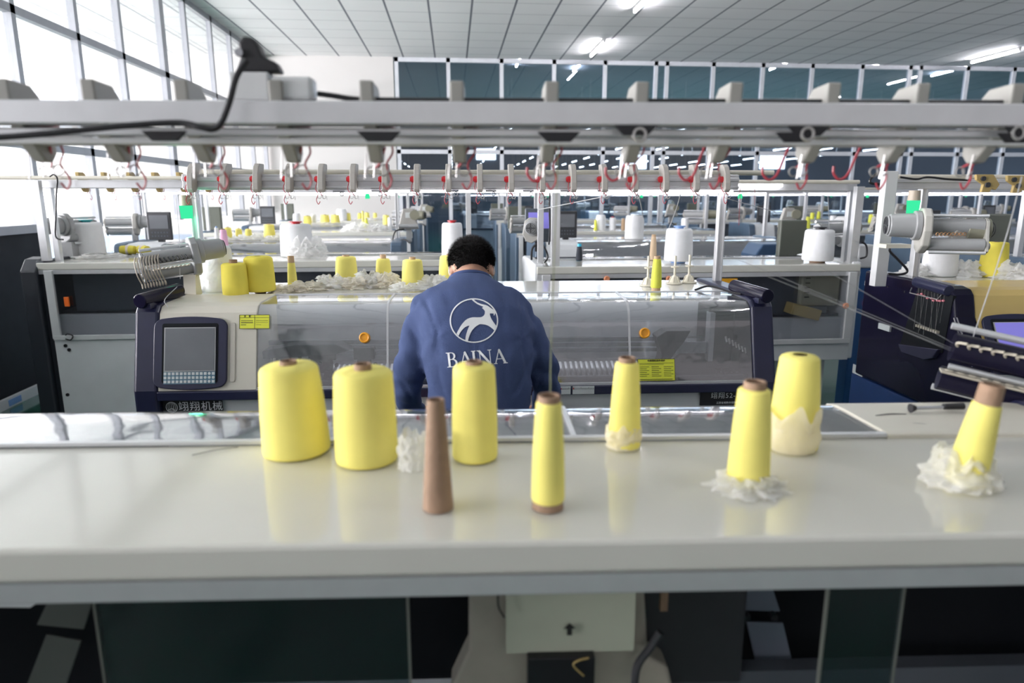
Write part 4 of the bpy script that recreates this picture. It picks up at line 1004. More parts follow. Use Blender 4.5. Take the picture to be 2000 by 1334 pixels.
bag_px(808, 912, 58, 64, 'clear plastic bag beside the second fat cone', seed=15, top=.85, amp=.22)

# second table
G2 = 'yarn cones on the table of the middle machine'
Z2 = 1.2495
cone_px(461, 577, 514, 46, 48, 'yellow cone leaning left of a fatter one on the middle table', G2, yarn=YARND, core_w=15, core_top=507)
t = cone_px(509, 572, 505, 54, 58, 'fat yellow cone with rounded shoulder, standing on its tube end, on the middle table', G2, yarn=YARND, core_w=12, core_top=505, r=.016); t.location.z += .010
MB().cyl((0, 0, -.010), (0, 0, .004), .024, seg=20).build('tube_end', CARD, t, smooth=True)
cone_px(572, 562, 507, 12, 19, 'very slim yellow cone with a patterned tube on the middle table', G2, core_w=12, core_top=500, r=.002, corem=CARDL)
cone_px(678, 556, 501, 38, 44, 'yellow cone rising from the bags, left of two others, on the middle table', G2, core_w=13, core_top=498, corem=CARDL)
cone_px(750, 552, 505, 26, 32, 'narrow yellow cone between two wider ones on the middle table', G2, core_w=11, core_top=497, corem=CARDL)
cone_px(807, 563, 507, 38, 44, 'yellow cone left of the shoulder of the man, on the middle table', G2, core_w=12, core_top=502, corem=CARDL)
cone_px(880, 548, 499, 40, 46, 'yellow cone partly hidden behind the head of the man', G2, core_w=14, core_top=496, corem=CARDL)
cone_px(1281, 568, 506, 15, 21, 'slim greenish cone with a pale tube foot, right part of the middle table', G2, yarn=YARNG, core_w=12, core_top=500, bottom_px=6, corem=CARDL, r=.002)
def spool(bx, by, ty, w, label, cap, group='white yarn spools', z=1.25, capm=None, taper=.93, foot=None, name='yarn_spool', yarn=WSPOOL, Y=None, capw=.45):
    p = atz(bx, by, z)
    if Y: p = Vector((ray(bx, by).x / ray(bx, by).y * Y, Y, z))
    mpp = (p - Vector((0, 0, CZ))).dot(fwd) / F; h = (by - ty) * mpp / .97; rb = w / 2 * mpp; rt = rb * taper
    t = empty(name, (p.x, p.y, z)); tag(t, label, 'yarn spool', group); f = .012 if foot else 0
    MB().lathe([(0, f), (rb * .93, f), (rb, f + .006), (rb * .99, f + h * .35), (rt, h * .90), (rt * .97, h * .965), (rt * .85, h), (0, h)], None, 40, close=False).build('wound_yarn', yarn, t, smooth=50)
    if foot: MB().cyl((0, 0, 0), (0, 0, f + .002), rb * .5, seg=24).build('tube_foot', foot, t, smooth=True)
    if capm: MB().lathe([(rt * capw * .7, h - .01), (rt * capw * .7, h + .008), (rt * capw, h + .010), (rt * capw, h + .016), (rt * capw * .6, h + .018), (0, h + .012)], None, 28, close=False).build('tube_cap', capm, t, smooth=True)
    return t
spool(431, 566, 484, 55, 'white spool with a red cap inside a clear bag, left part of the middle table', 1, capm=RED)
bag_px(428, 566, 74, 52, 'clear bag pulled down around the red-capped spool on the middle table', seed=21, top=.85, amp=.14)
for i, (bx, by, w, hp, sd) in enumerate(((600, 566, 70, 14, 31), (645, 562, 64, 22, 32), (690, 562, 60, 18, 33), (722, 560, 60, 26, 34), (758, 560, 60, 24, 35), (800, 567, 70, 16, 36), (560, 568, 60, 10, 37), (848, 562, 60, 22, 38))):
    bag_px(bx, by, w, hp, 'crumpled bag among the cones on the middle table, %s from the left' % ordn[[6, 0, 1, 2, 3, 4, 5, 7].index(i)], m=BAG if i % 2 else BAGC, seed=sd, top=.55, amp=.55, group='crumpled bags on the middle table')
# white plastic cone holders
for i, (bx, by, ty) in enumerate(((1265, 558, 500), (1317, 554, 500), (1345, 552, 498))):
    p = atz(bx, by, 1.25); mpp = (p - Vector((0, 0, CZ))).dot(fwd) / F; H_ = (by - ty) * mpp
    t = empty('cone_holder', (p.x, p.y, 1.25)); tag(t, 'ivory plastic cone holder on the middle table, %s of three' % ('leftmost', 'middle', 'rightmost')[i], 'cone holder', 'ivory cone holders')
    MB().lathe([(0, 0), (.038, 0), (.038, .004), (.027, .007), (.024, .014), (.016, .030), (.009, .040), (0, .040)], None, 24, close=False).build('foot', SPINDLE, t, smooth=True)
    MB().cyl((0, 0, .03), (0, 0, H_), .0058, seg=12).build('spindle', SPINDLE, t, smooth=True)
    MB().lathe([(.006, H_ * .60), (.018, H_ * .58), (.020, H_ * .62), (.006, H_ * .64)], None, 18, close=False).build('collar', SPINDLE, t, smooth=True)
    b = MB()
    for k in range(6): b.prism([(.010, .006), (.030, .006), (.020, .034), (.012, .034)], -.002, .002, 'y', Matrix.Rotation(k * PI / 3, 4, 'Z'))
    b.build('fin_ring', SPINDLE, t)
# third row tables
spool(176, 500, 437, 58, 'large white spool with a teal cap on the left machine turned away', 1, capm=TEAL)
spool(581, 500, 440, 62, 'large white spool with a red cap in a heap of clear bag, left of centre', 1, capm=RED)
bag_px(600, 502, 76, 34, 'clear bag heaped at the right foot of the large red-capped spool', seed=41, top=.6, amp=.35)
bag_px(200, 503, 90, 8, 'flat clear bag under the teal-capped spool', seed=42, top=.6, amp=.3)
spool(884, 500, 438, 42, 'white spool with a red cap just behind the head of the man', 1, capm=RED)
c = cone_px(440, 500, 449, 12, 17, 'small pink yarn cone behind the red-capped spool', None, yarn=PINK, core_w=8, core_top=447, r=.003)
for i, px in enumerate((245, 275)):
    p = atz(px, 499, 1.25); o = MB().lathe([(.0, -.055), (.030, -.05), (.034, 0), (.030, .05), (0, .055)], Matrix.Rotation(PI / 2, 4, 'Y') @ Matrix.Rotation(.3, 4, 'X'), 20).build('yarn_bundle', YARND, smooth=True); o.location = (p.x, p.y + .05, 1.285 + .0)
    o.rotation_euler = (0, 0, .2 - i * .5); tag(o, 'short yellow yarn bundle with a pale band on the left back table, the %s one' % ('left', 'right')[i], 'yarn')
    MB().lathe([(.0345, -.012), (.0355, 0), (.0345, .012)], Matrix.Rotation(PI / 2, 4, 'Y'), 20, close=False).build('pale_band', mat('pale_band', (.85, .75, .68), .7), o, smooth=True)
cone_px(1131, 509, 481, 9, 13, 'charcoal spool with a cyan top on the table right of the man', None, yarn=DYARN, core_w=8, core_top=476, corem=CYAN, r=.003)
t = cone_px(1275, 508, 462, 9, 14, 'tan slim yarn cone left of the blue-capped white spool', None, yarn=mat('tan_yarn', (.66, .50, .34), .8), core_w=8, core_top=458, corem=CARDL, r=.002)
spool(1324, 513, 449, 54, 'large white spool with blue cap and blue foot on the table right of the man', 1, capm=CAPB, foot=CAPB)
spool(1596, 512, 451, 58, 'large white spool with a black cap, right end of the table turned away', 1, capm=BLACK, foot=CARD)
# right machine table
spool(1833, 538, 478, 62, 'white spool in bags under the right feeder', 1)
cone_px(1937, 540, 473, 42, 50, 'yellow cone among clear bags on the right machine', G2, yarn=YARND, core_w=10, core_top=472, r=.008)
for i, (bx, by, w, hp) in enumerate(((1790, 537, 60, 20), (1880, 538, 66, 26), (1985, 545, 70, 30))):
    bag_px(bx, by, w, hp, 'crumpled clear bag on the right machine, %s of three' % ('leftmost', 'middle', 'rightmost')[i], seed=50 + i, top=.6, amp=.45, group='bags on the right machine')
# far rows: cones snapped to the tables
TY = [6.78, 8.55, 10.5, 12.45]
def snapY(px, by):
    return min(TY, key=lambda Y: abs((atz(px, by, 1.25)).y - Y))
PXY = lambda x, y: 0
def far_cone(px, w, hpx, Y, label, yarn=YARN, wt=None, group='yarn cones on the far tables', spoolk=False, cap=None):
    d = ray(px, 450); x = d.x / d.y * Y; mpp = Vector((x, Y, -.41)).dot(fwd) / F
    for a, b_ in ((-.52, .80), (3.2, 4.45), (6.85, 8.1)):     # never over an aisle between two machines
        if a < x < b_: x = a - .06 if x - a < b_ - x else b_ + .06
    if spoolk:
        by = 667; t = empty('yarn_spool', (x, Y, 1.25)); tag(t, label, 'yarn spool', group); rb = w / 2 * mpp; h = hpx * mpp
        MB().lathe([(0, 0), (rb, 0), (rb, h * .8), (rb * .85, h), (0, h)], None, 24, close=False).build('wound_yarn', WSPOOL, t, smooth=50)
        if cap: MB().cyl((0, 0, h), (0, 0, h + .012), rb * .45, seg=16).build('tube_cap', cap, t)
        return t
    return cone(x, Y, 1.25, hpx * mpp, (wt or w * .85) / 2 * mpp, w / 2 * mpp, label, group, yarn=yarn, core=w * .14 * mpp, top=.008, r=.006)
for i, (px, w, h) in enumerate(((445, 15, 25), (466, 13, 22), (485, 13, 22), (526, 22, 30), (560, 22, 28))):
    far_cone(px, w, h, 6.78 + (.05 if i % 2 else 0), 'yellow cone on the second-row left table, %s from the left' % ordn[i])
far_cone(423, 8, 26, 6.7, 'narrow white spool with a blue tip beside the left monitor', spoolk=True, cap=CAPB)
far_cone(716, 9, 24, 8.5, 'slim green-yellow cone on the third-row left table', YARNG, wt=5)
far_cone(762, 8, 26, 8.5, 'narrow white spool at the right end of the third-row left table', spoolk=True)
for i, (px, w, h) in enumerate(((602, 16, 17), (636, 18, 19), (656, 18, 19), (755, 13, 18), (710, 5, 26))):
    far_cone(px, w, h, 10.5, 'yellow cone on the fourth-row left table, %s listed from the left' % ordn[[0, 1, 2, 4, 3][i]])
far_cone(581, 14, 22, 10.45, 'white spool on the fourth-row left table, left one', spoolk=True); far_cone(614, 10, 20, 10.6, 'white spool on the fourth-row left table, right one', spoolk=True)
for i, (px, w, h) in enumerate(((681, 11, 14), (704, 9, 14), (718, 10, 15), (734, 8, 14))):
    far_cone(px, w, h, 12.4, 'yellow cone on the farthest left table, %s from the left' % ordn[i])
far_cone(669, 20, 22, 12.35, 'white spool on the farthest left table', spoolk=True)
far_cone(1239, 36, 44, 6.75, 'white spool with a pale cap on the second-row table, right of the man', spoolk=True, cap=KEY)
far_cone(1173, 19, 29, 8.5, 'white spool beside a green-yellow cone on the third-row right table', spoolk=True); far_cone(1163, 7, 20, 8.45, 'small green-yellow cone on the third-row right table', YARNG, wt=4)
far_cone(1196, 13, 24, 8.5, 'narrow white spool with red top on the third-row right table', spoolk=True, cap=RED)
far_cone(1337, 14, 22, 8.5, 'white spool behind the blue-capped one', spoolk=True)
far_cone(1217, 8, 22, 8.5, 'slim tan cone on the third-row right table', CARDL)
for i, (px, w, h, Y, k_) in enumerate(((1475, 12, 22, 8.5, 0), (1508, 11, 24, 8.5, 0), (1535, 14, 22, 8.55, 1), (1584, 8, 12, 12.4, 0), (1605, 6, 14, 12.4, 0), (1630, 8, 10, 12.4, 0), (1625, 12, 14, 10.5, 1), (1700, 12, 16, 10.5, 0))):
    far_cone(px, w, h, Y, '%s on the tables behind the right post, %s from the left' % ('white spool' if k_ else 'small yellow cone', ordn[i]), YARNG, spoolk=bool(k_))
for i, (px, Y, w, hp) in enumerate(((450, 6.72, 60, 9), (490, 6.72, 60, 10), (540, 6.72, 60, 9), (700, 8.5, 60, 14), (735, 8.5, 50, 12), (640, 10.45, 60, 5), (730, 12.3, 60, 5))):
    d = ray(px, 450); x = d.x / d.y * Y; mpp = Y / F; bag(x, Y, 1.2505, w / 2 * mpp, .12, hp * mpp, 'pale crumpled bag on the far left tables, %s from the front left' % ordn[i], seed=60 + i, top=.5, amp=.5, group='bags on the far tables')

# strands of yarn
def strand(pts, r, m, label):
    tag(MB().tube(bez(pts, 6) if len(pts) > 2 else pts, r, 5).build('yarn_strand', m), label, 'yarn', 'loose yarn strands')
WT = mat('white_thread', (.42, .43, .44), .6)
strand([aty(1890, 690, 1.30), aty(1960, 480, 1.22), aty(1996, 345, 1.14)], .0011, WT, 'white yarn strand rising from the right feeder to the near rail')
strand([aty(1075, 768, .94), aty(1076, 690, .97), aty(1082, 520, 1.0), aty(1090, 290, 1.04)], .0008, mat('olive_thread', (.20, .22, .12), .8), 'olive yarn strand rising from the nearest slim cone')
for i, (a, b_) in enumerate((((1425, 500), (1888, 692)), ((1500, 540), (1886, 694)), ((1560, 560), (1882, 696)), ((1600, 520), (1892, 688)))):
    strand([aty(a[0], a[1], 1.25), aty(b_[0], b_[1], 1.31)], .0005, WT, 'faint yarn strand fanning left from the right feeder, %s from the top' % ordn[i])
strand([aty(1050, 410, 4.0), aty(1200, 380, 3.6)], .003, WT, 'white yarn strand slanting up behind the middle rail')
strand([aty(1243, 372, 3.3), aty(1252, 400, 4.5), aty(1256, 424, 6.6)], .004, WT, 'white yarn strand falling to the far white spool')
strand([aty(1332, 366, 3.3), aty(1322, 405, 3.9), aty(1306, 447, 4.3)], .003, WT, 'white yarn strand falling to the blue-capped spool')
strand([aty(1405, 384, 3.6), aty(1515, 414, 4.2)], .002, WT, 'white yarn strand slanting down right of the middle post')
strand([aty(1617, 380, 4.0), aty(1620, 448, 4.15)], .002, WT, 'white yarn strand above the black-capped spool')
strand([aty(1446, 365, 4.0), aty(1443, 440, 4.2)], .0015, REDW, 'red yarn strand hanging right of the middle post, left one'); strand([aty(1474, 365, 4.0), aty(1474, 400, 4.2)], .0015, REDW, 'red yarn strand hanging right of the middle post, right one')
strand([aty(346, 560, 2.62), aty(322, 585, 2.55), aty(328, 600, 2.53)], .0012, WT, 'white yarn strand running from the left feeder over the navy corner tube')
strand([aty(343, 375, 3.15), aty(350, 465, 2.96), aty(352, 545, 2.90)], .0010, WT, 'white yarn strand dropping through the left feeder')
# water bottles beyond the left glass
for i, (px, py) in enumerate(((5, 540), (22, 541), (42, 539), (58, 540))):
    p = atz(px, py, .78); 
    t = MB().lathe([(0, 0), (.13, 0), (.14, .02), (.14, .15), (.13, .17), (.14, .19), (.14, .30), (.05, .37), (.03, .38), (.03, .42), (0, .42)], None, 24, close=False).build('water_bottle', BOTTLE, smooth=50)
    t.location = (-4.9 - .36 * (3 - i), 7.4, .78); tag(t, 'large blue water bottle beyond the left glass wall, %s from the left' % ordn[i], 'bottle', 'water bottles behind the glass')
t = empty('side_table', (-5.45, 7.4, 0)); tag(t, 'pale table behind the left glass carrying the water bottles', 'table')
MB().box((0, 0, .76), (1.6, .6, .04)).build('table_top', GREYBODY, t)
for i in (-1, 1):
    for j in (-1, 1): MB().box((i * .75, j * .25, .37), (.04, .04, .74)).build('leg', ALU, t)

# ------------------------------------------------------------------ the man at the middle machine
def capsule_chain(mb, pts, seg=20):
    """tapering limb through points (x,y,z,r)"""
    P = [Vector(p[:3]) for p in pts]; R = [p[3] for p in pts]
    cp = bez([tuple(p) for p in P], 6); rr = []
    for i in range(len(R) - 1): rr += [R[i] + (R[i + 1] - R[i]) * k / 6 for k in range(6)]
    rr.append(R[-1]); n = len(cp); vs = []; fs = []; prev = None
    for i, p in enumerate(cp):
        d = (cp[min(i + 1, n - 1)] - cp[max(i - 1, 0)]).normalized()
        u = d.orthogonal().normalized() if prev is None else (prev - d * prev.dot(d)).normalized()
        prev = u; v = d.cross(u)
        for k in range(seg): a = 2 * PI * k / seg; vs.append(p + (u * math.cos(a) + v * math.sin(a)) * rr[i])
    for i in range(n - 1):
        for k in range(seg): l = (k + 1) % seg; fs.append((i * seg + k, i * seg + l, (i + 1) * seg + l, (i + 1) * seg + k))
    fs.append(tuple(range(seg - 1, -1, -1))); fs.append(tuple((n - 1) * seg + k for k in range(seg)))
    mb.add(vs, fs)
    for e in (0, -1):
        mb.lathe([(0, -rr[e])] + [(rr[e] * math.cos(t), rr[e] * math.sin(t)) for t in [-PI/2 + PI * q / 8 for q in range(1, 8)]] + [(0, rr[e])], Matrix.Translation(cp[e]), 16, close=False)
def rings(mb, L, seg=40, power=2.3):
    """loft of superellipse rings (centre, half width, half depth, tilt)"""
    vs = []; fs = []
    for (c, hw, hd, tl) in L:
        for k in range(seg):
            a = 2 * PI * k / seg; ca, sa = math.cos(a), math.sin(a)
            x = hw * math.copysign(abs(ca) ** (2 / power), ca); tl_ = -tl; y = hd * math.copysign(abs(sa) ** (2 / power), sa)
            vs.append(Vector(c) + Vector((x, y * math.cos(tl_), y * math.sin(tl_))))
    n = len(L)
    for i in range(n - 1):
        for k in range(seg): l = (k + 1) % seg; fs.append((i * seg + k, i * seg + l, (i + 1) * seg + l, (i + 1) * seg + k))
    fs.append(tuple(range(seg - 1, -1, -1))); fs.append(tuple((n - 1) * seg + k for k in range(seg)))
    mb.add(vs, fs)
def fuse(name, mb, m, parent, voxel, smooth_it=6, displace=None):
    o = mb.build(name, m); r = o.modifiers.new('r', 'REMESH'); r.mode = 'VOXEL'; r.voxel_size = voxel
    sm = o.modifiers.new('s', 'SMOOTH'); sm.factor = .6; sm.iterations = smooth_it
    bpy.context.view_layer.update()
    me = bpy.data.meshes.new_from_object(o.evaluated_get(bpy.context.evaluated_depsgraph_get())); bpy.data.objects.remove(o)
    if displace:
        nn = [v.normal.copy() for v in me.vertices]
        for v, n in zip(me.vertices, nn): v.co += n * displace(v.co, n)
    me.polygons.foreach_set('use_smooth', [True] * len(me.polygons)); me.materials.clear(); me.materials.append(m)
    q = bpy.data.objects.new(name, me); col.objects.link(q); q.parent = parent; return q
man = empty('person', (.08, 2.10, 0)); tag(man, 'person in a dark blue sweatshirt with a printed back, bending over the middle machine', 'person')
MI = Matrix.Translation((-.08, -2.10, 0))
def A(px, py, Y, r=None):
    p = MI @ aty(px, py, Y); return (p.x, p.y, p.z) if r is None else (p.x, p.y, p.z, r)
# --- sweatshirt
T = MB()
tors = [(945, 935, 2.10, .165, .115, 0), (940, 870, 2.10, .170, .125, 0), (937, 800, 2.11, .163, .128, 0), (936, 750, 2.12, .168, .130, .06), (932, 700, 2.13, .178, .132, .15), (928, 655, 2.16, .188, .130, .25), (924, 615, 2.20, .192, .120, .4), (921, 585, 2.24, .165, .098, .5), (919, 567, 2.29, .125, .082, .55), (918, 556, 2.33, .088, .070, .6), (918, 548, 2.36, .070, .062, .6)]
rings(T, [(A(x, y, Y), hw, hd, tl) for x, y, Y, hw, hd, tl in tors])
armL = [A(868, 590, 2.24, .060), A(846, 604, 2.22, .072), A(822, 650, 2.20, .066), A(806, 700, 2.20, .060), A(798, 742, 2.23, .056), A(797, 775, 2.31, .048), A(808, 800, 2.385, .040)]
armR = [A(968, 588, 2.24, .060), A(992, 602, 2.22, .072), A(1024, 650, 2.20, .066), A(1050, 700, 2.20, .061), A(1064, 742, 2.23, .057), A(1066, 775, 2.31, .048), A(1058, 800, 2.385, .040)]
capsule_chain(T, armL); capsule_chain(T, armR)
def folds(co, n):
    p = co; d = 0
    side = abs(p.x + .01)
    d += .0070 * noise.noise(Vector((p.x * 7, p.y * 7, p.z * 4))) - .007 * (1 - abs(noise.noise(Vector((p.x * 7 + abs(p.x) * 6 + p.z * 5, p.y * 5, p.z * 6 - abs(p.x) * 12 + 3))) * 5) if abs(noise.noise(Vector((p.x * 7 + abs(p.x) * 6 + p.z * 5, p.y * 5, p.z * 6 - abs(p.x) * 12 + 3)))) < .2 else 0) * max(0, min(1, (side - .05) / .1))
    d += .0035 * noise.noise(Vector((p.x * 6 + p.z * 16 * (1 if p.x > 0 else -1), p.y * 8, p.z * 9)))
    if side > .13: d += .0060 * math.sin((p.z * 55 + p.y * 30 + 3 * noise.noise(p * 9))) * max(0, min(1, (side - .13) / .06)) * (.5 + noise.noise(p * 12))
    # radiating folds near the armpits
    for ax in (A(850, 655, 2.1), A(1020, 655, 2.1)):
        q = Vector(ax); v = p - q; r = math.hypot(v.x, v.z)
        if r < .13 and n.y < .2: d += .0022 * math.sin(math.atan2(v.z, v.x) * 5 + 2 * noise.noise(p * 15)) * max(0, 1 - r / .13)
    return d
shirt = fuse('sweatshirt', T, SHIRT, man, .0085, 7, folds)
# ribbed collar, cuffs and hem
c0 = Vector(A(918, 547, 2.365)); pts = []
for k in range(40):
    a = 2 * PI * k / 40; x = .069 * math.cos(a); y = .061 * math.sin(a); pts.append(c0 + Vector((x, y * math.cos(.6), -y * math.sin(.6))))
MB().tube(pts, .0075, 8, True).build('ribbed_collar', SHIRT, man, smooth=True)
for arm in (armL, armR):
    a, b_ = Vector(arm[-2][:3]), Vector(arm[-1][:3]); d = (b_ - a).normalized()
    MB().cyl(b_ - d * .01, b_ + d * .045, .039, .034, 20).build('cuff', SHIRT, man, smooth=True, bevel=.003)
hb = A(945, 945, 2.10)
MB().lathe([(.160, -.03), (.168, -.015), (.168, .02), (.16, .03)], Matrix.Translation((hb[0], hb[1], hb[2])) @ Matrix.Diagonal((1, .70, 1, 1)), 40).build('ribbed_hem', SHIRT, man, smooth=True)
# --- trousers and shoes
T = MB(); hip = Vector(A(938, 900, 2.10))
rings(T, [((hip.x, hip.y, .98), .150, .105, 0), ((hip.x, hip.y, .90), .165, .115, 0), ((hip.x, hip.y - .01, .82), .165, .118, 0)])
for s_ in (-1, 1):
    x = hip.x + s_ * .085
    capsule_chain(T, [(x, hip.y, .86, .085), (x + s_ * .01, hip.y + .01, .66, .076), (x + s_ * .02, hip.y + .02, .47, .060), (x + s_ * .025, hip.y - .01, .28, .054), (x + s_ * .03, hip.y - .02, .11, .050)])
fuse('trousers', T, TROUS, man, .012, 5)
for s_ in (-1, 1):
    x = hip.x + s_ * .115; y = hip.y - .02
    S = MB(); rings(S, [((x, y - .07, .035), .030, .030, 0)] and [((x, y + .02 + dy, .0 + hz), hw, .0 + hz, -PI / 2) for dy, hw, hz in ((-.10, .028, .036), (-.07, .038, .046), (0, .040, .048), (.07, .045, .036), (.13, .042, .028), (.165, .024, .02))], 20)
    S.build('shoe', SHOE, man, smooth=True, bevel=.004)
# --- body: head, neck, arms' skin and hands in one surface
HC = Vector(A(921, 524, 2.455)); TH = math.radians(-40)
RH = Matrix.Translation(HC) @ Matrix.Rotation(TH, 4, 'X') @ Matrix.Scale(.91, 4)
B = MB()
H = MB(RH)
def ell(mb, c, r, M=None): mb.lathe([(0, -1)] + [(math.cos(t), math.sin(t)) for t in [-PI/2 + PI * q / 14 for q in range(1, 14)]] + [(0, 1)], Matrix.Translation(c) @ Matrix.Diagonal((*r, 1)), 28, close=False)
ell(H, (0, -.005, .018), (.078, .096, .090)); ell(H, (0, .028, -.030), (.062, .070, .080)); ell(H, (0, .052, -.085), (.034, .036, .030))
ell(H, (0, .085, .012), (.055, .016, .014)); H.prism([(-.012, .092), (.012, .092), (.014, .100), (.0, .118), (-.014, .100)], -.045, -.028, 'z'); ell(H, (0, .094, -.012), (.010, .020, .028)); ell(H, (0, .088, -.062), (.024, .012, .010))
for s_ in (-1, 1):
    ell(H, (s_ * .045, .066, -.030), (.020, .022, .020))
    H.lathe([(0, -.006), (.8, -.005), (1, 0), (.8, .006), (0, .004)], Matrix.Translation((s_ * .081, -.004, -.012)) @ Matrix.Rotation(s_ * math.radians(62), 4, 'Z') @ Matrix.Rotation(PI / 2, 4, 'X') @ Matrix.Diagonal((.017, .032, 1.2, 1)), 20, close=False)
B.v += H.v; B.f += H.f
nb = Vector(A(919, 556, 2.375)); capsule_chain(B, [(nb.x, nb.y - .035, nb.z - .06, .050), (nb.x, nb.y, nb.z, .055), (HC.x, HC.y - .02, HC.z - .04, .057), (HC.x, HC.y, HC.z - .01, .06)])
for s_, arm in ((-1, armL), (1, armR)):
    a, b_ = Vector(arm[-2][:3]), Vector(arm[-1][:3]); d = (b_ - a).normalized(); wv = Vector((0, 1, -.12)).normalized()
    d = (d + wv).normalized(); wr = b_ + d * .05; capsule_chain(B, [(*a, .034), (*b_, .030), (*wr, .026)])
    fw = (Vector((-s_ * .25, 1, -.18))).normalized(); lat = Vector((0, 0, 1)).cross(fw).normalized(); upv = fw.cross(lat) * -1
    if upv.z < 0: upv = -upv
    pm = wr + fw * .05
    capsule_chain(B, [(*wr, .024), (*(wr + fw * .03 - lat * .018), .017), (*(wr + fw * .085 - lat * .028), .0135)]); capsule_chain(B, [(*wr, .024), (*(wr + fw * .04), .018), (*(wr + fw * .09), .0140)]); capsule_chain(B, [(*wr, .024), (*(wr + fw * .03 + lat * .018), .017), (*(wr + fw * .082 + lat * .028), .0130)])
    for k, (ln, off) in enumerate(((.060, -.034), (.074, -.012), (.080, .011), (.070, .033))):
        kk = k if s_ > 0 else k
        root = wr + fw * .085 + lat * off * .92; p1 = root + fw * ln * .45 - upv * ln * .12; p2 = p1 + fw * ln * .30 - upv * ln * .30; p3 = p2 + fw * ln * .10 - upv * ln * .32
        capsule_chain(B, [(*root, .0095), (*p1, .0088), (*p2, .0080), (*p3, .0070)], 12)
    th = wr + fw * .025 - lat * s_ * .022 * -1 * -1; t1 = th - lat * s_ * .026 + fw * .03; t2 = t1 - lat * s_ * .012 + fw * .032 - upv * .008
    capsule_chain(B, [(*th, .014), (*t1, .0105), (*t2, .0085)], 12)
body = fuse('body', B, SKIN, man, .0048, 4)
# --- hair: short, over the back and top of the head
HM = MB(RH); vs = []
def hairline(d):
    return -.62 + .70 * max(0, d.y) ** .7 + (.34 if abs(d.x) > .76 and d.y > -.50 else 0)
def hairshell(mb):
    seg, st = 64, 40; vs = []; fs = []; idx = {}
    for j in range(st + 1):
        ph = PI * j / st
        for i in range(seg):
            th = 2 * PI * i / seg
            d = Vector((math.sin(ph) * math.cos(th), math.sin(ph) * math.sin(th), math.cos(ph)))
            # hairline: lower at the nape (-y), higher at the forehead (+y)
            low = hairline(d)
            t = max(0, min(1, (d.z - low) / .22)); g = .0075 * t ** .5 - .004 * (1 - t)
            r = Vector((.078 + g, .096 + g, .090 + g)); nz = 1 + .015 * noise.noise(d * 14)
            p = Vector((d.x * r.x, d.y * r.y - .005, d.z * r.z + .018)) * nz
            vs.append(p); idx[(j, i)] = d.z > low - .04
    for j in range(st):
        for i in range(seg):
            k = (i + 1) % seg
            if idx[(j, i)] and idx[(j + 1, i)] and idx[(j, k)] and idx[(j + 1, k)]: fs.append((j * seg + i, j * seg + k, (j + 1) * seg + k, (j + 1) * seg + i))
    mb.add(vs, fs); return vs
hv = hairshell(HM)
random.seed(11)
for q in range(14000):   # short strands
    ph = math.acos(random.uniform(-.72, 1)); th = random.uniform(0, 2 * PI)
    d = Vector((math.sin(ph) * math.cos(th), math.sin(ph) * math.sin(th), math.cos(ph)))
    low = hairline(d)
    if d.z < low + .02: continue
    r = Vector((.078 + .006, .096 + .006, .090 + .006)); p = Vector((d.x * r.x, d.y * r.y - .005, d.z * r.z + .018))
    t = min(1, (d.z - low) / .5); ln = .006 + .017 * t
    gd = (d * 1.0 + Vector((random.uniform(-.4, .4), random.uniform(-.4, .4) + (.5 if d.z > .2 else 0), random.uniform(-.4, .1) - (.6 if d.z < .3 else 0)))).normalized()
    sd = gd.cross(Vector((random.random(), random.random(), random.random()))).normalized() * .0007
    HM.add([p - sd, p + sd, p + gd * ln], [(0, 1, 2)])
HM.build('hair', HAIR, man, smooth=True)
for s_ in (-1, 1):
    MB(RH).tube(bez([(s_ * .080, .012, .015), (s_ * .088, -.006, .006), (s_ * .088, -.012, -.022), (s_ * .078, .012, -.045), (s_ * .060, .055, -.055)], 6), .0016, 6).build('mask_strap', KEY, man)
MB(RH).prism([(.030, .01), (.052, -.012), (.060, -.06), (.040, -.088), (-.040, -.088), (-.060, -.06), (-.052, -.012), (-.030, .01)], .112, .116, 'y').build('face_mask', mat('mask_white', (.75, .80, .84), .8), man, bevel=.001) 
for s_ in (-1, 1): ell_ = MB(RH); ell(ell_, (s_ * .030, .082, .004), (.012, .010, .008)); ell_.build('eye', KEY, man, smooth=True)

# --- print on the back of the sweatshirt
bt = BVHTree.FromPolygons([man.matrix_basis @ v.co for v in shirt.data.vertices], [list(p.vertices) for p in shirt.data.polygons])
def printed(name, polys, grid=1.6, par=None):
    """flat artwork given in photo coordinates, cut finely and laid on the cloth"""
    bm = bmesh.new()
    for poly in polys:
        tr = tessellate_polygon([[Vector((x, y, 0)) for x, y in poly]]); v = [bm.verts.new((x, y, 0)) for x, y in poly]
        for t in tr:
            try: bm.faces.new([v[i] for i in t])
            except ValueError: pass
    xs = [v.co.x for v in bm.verts]; ys = [v.co.y for v in bm.verts]
    for ax, lo, hi in ((0, min(xs), max(xs)), (1, min(ys), max(ys))):
        k = lo + grid
        while k < hi:
            co = Vector((k, 0, 0)) if ax == 0 else Vector((0, k, 0)); no = Vector((1, 0, 0)) if ax == 0 else Vector((0, 1, 0))
            bmesh.ops.bisect_plane(bm, geom=bm.verts[:] + bm.edges[:] + bm.faces[:], plane_co=co, plane_no=no); k += grid
    MI_ = man.matrix_basis.inverted()
    for v in bm.verts:
        d = ray(v.co.x, v.co.y).normalized(); h = bt.ray_cast(Vector((0, 0, CZ)) + d * 1.0, d)
        p = h[0] - d * .0022 if h[0] else Vector((0, 0, CZ)) + d * 2.1
        v.co = MI_ @ p
    me = bpy.data.meshes.new(name); bm.to_mesh(me); bm.free(); me.materials.append(PRINT)
    me.polygons.foreach_set('use_smooth', [True] * len(me.polygons))
    o = bpy.data.objects.new(name, me); col.objects.link(o); o.parent = par or man; return o
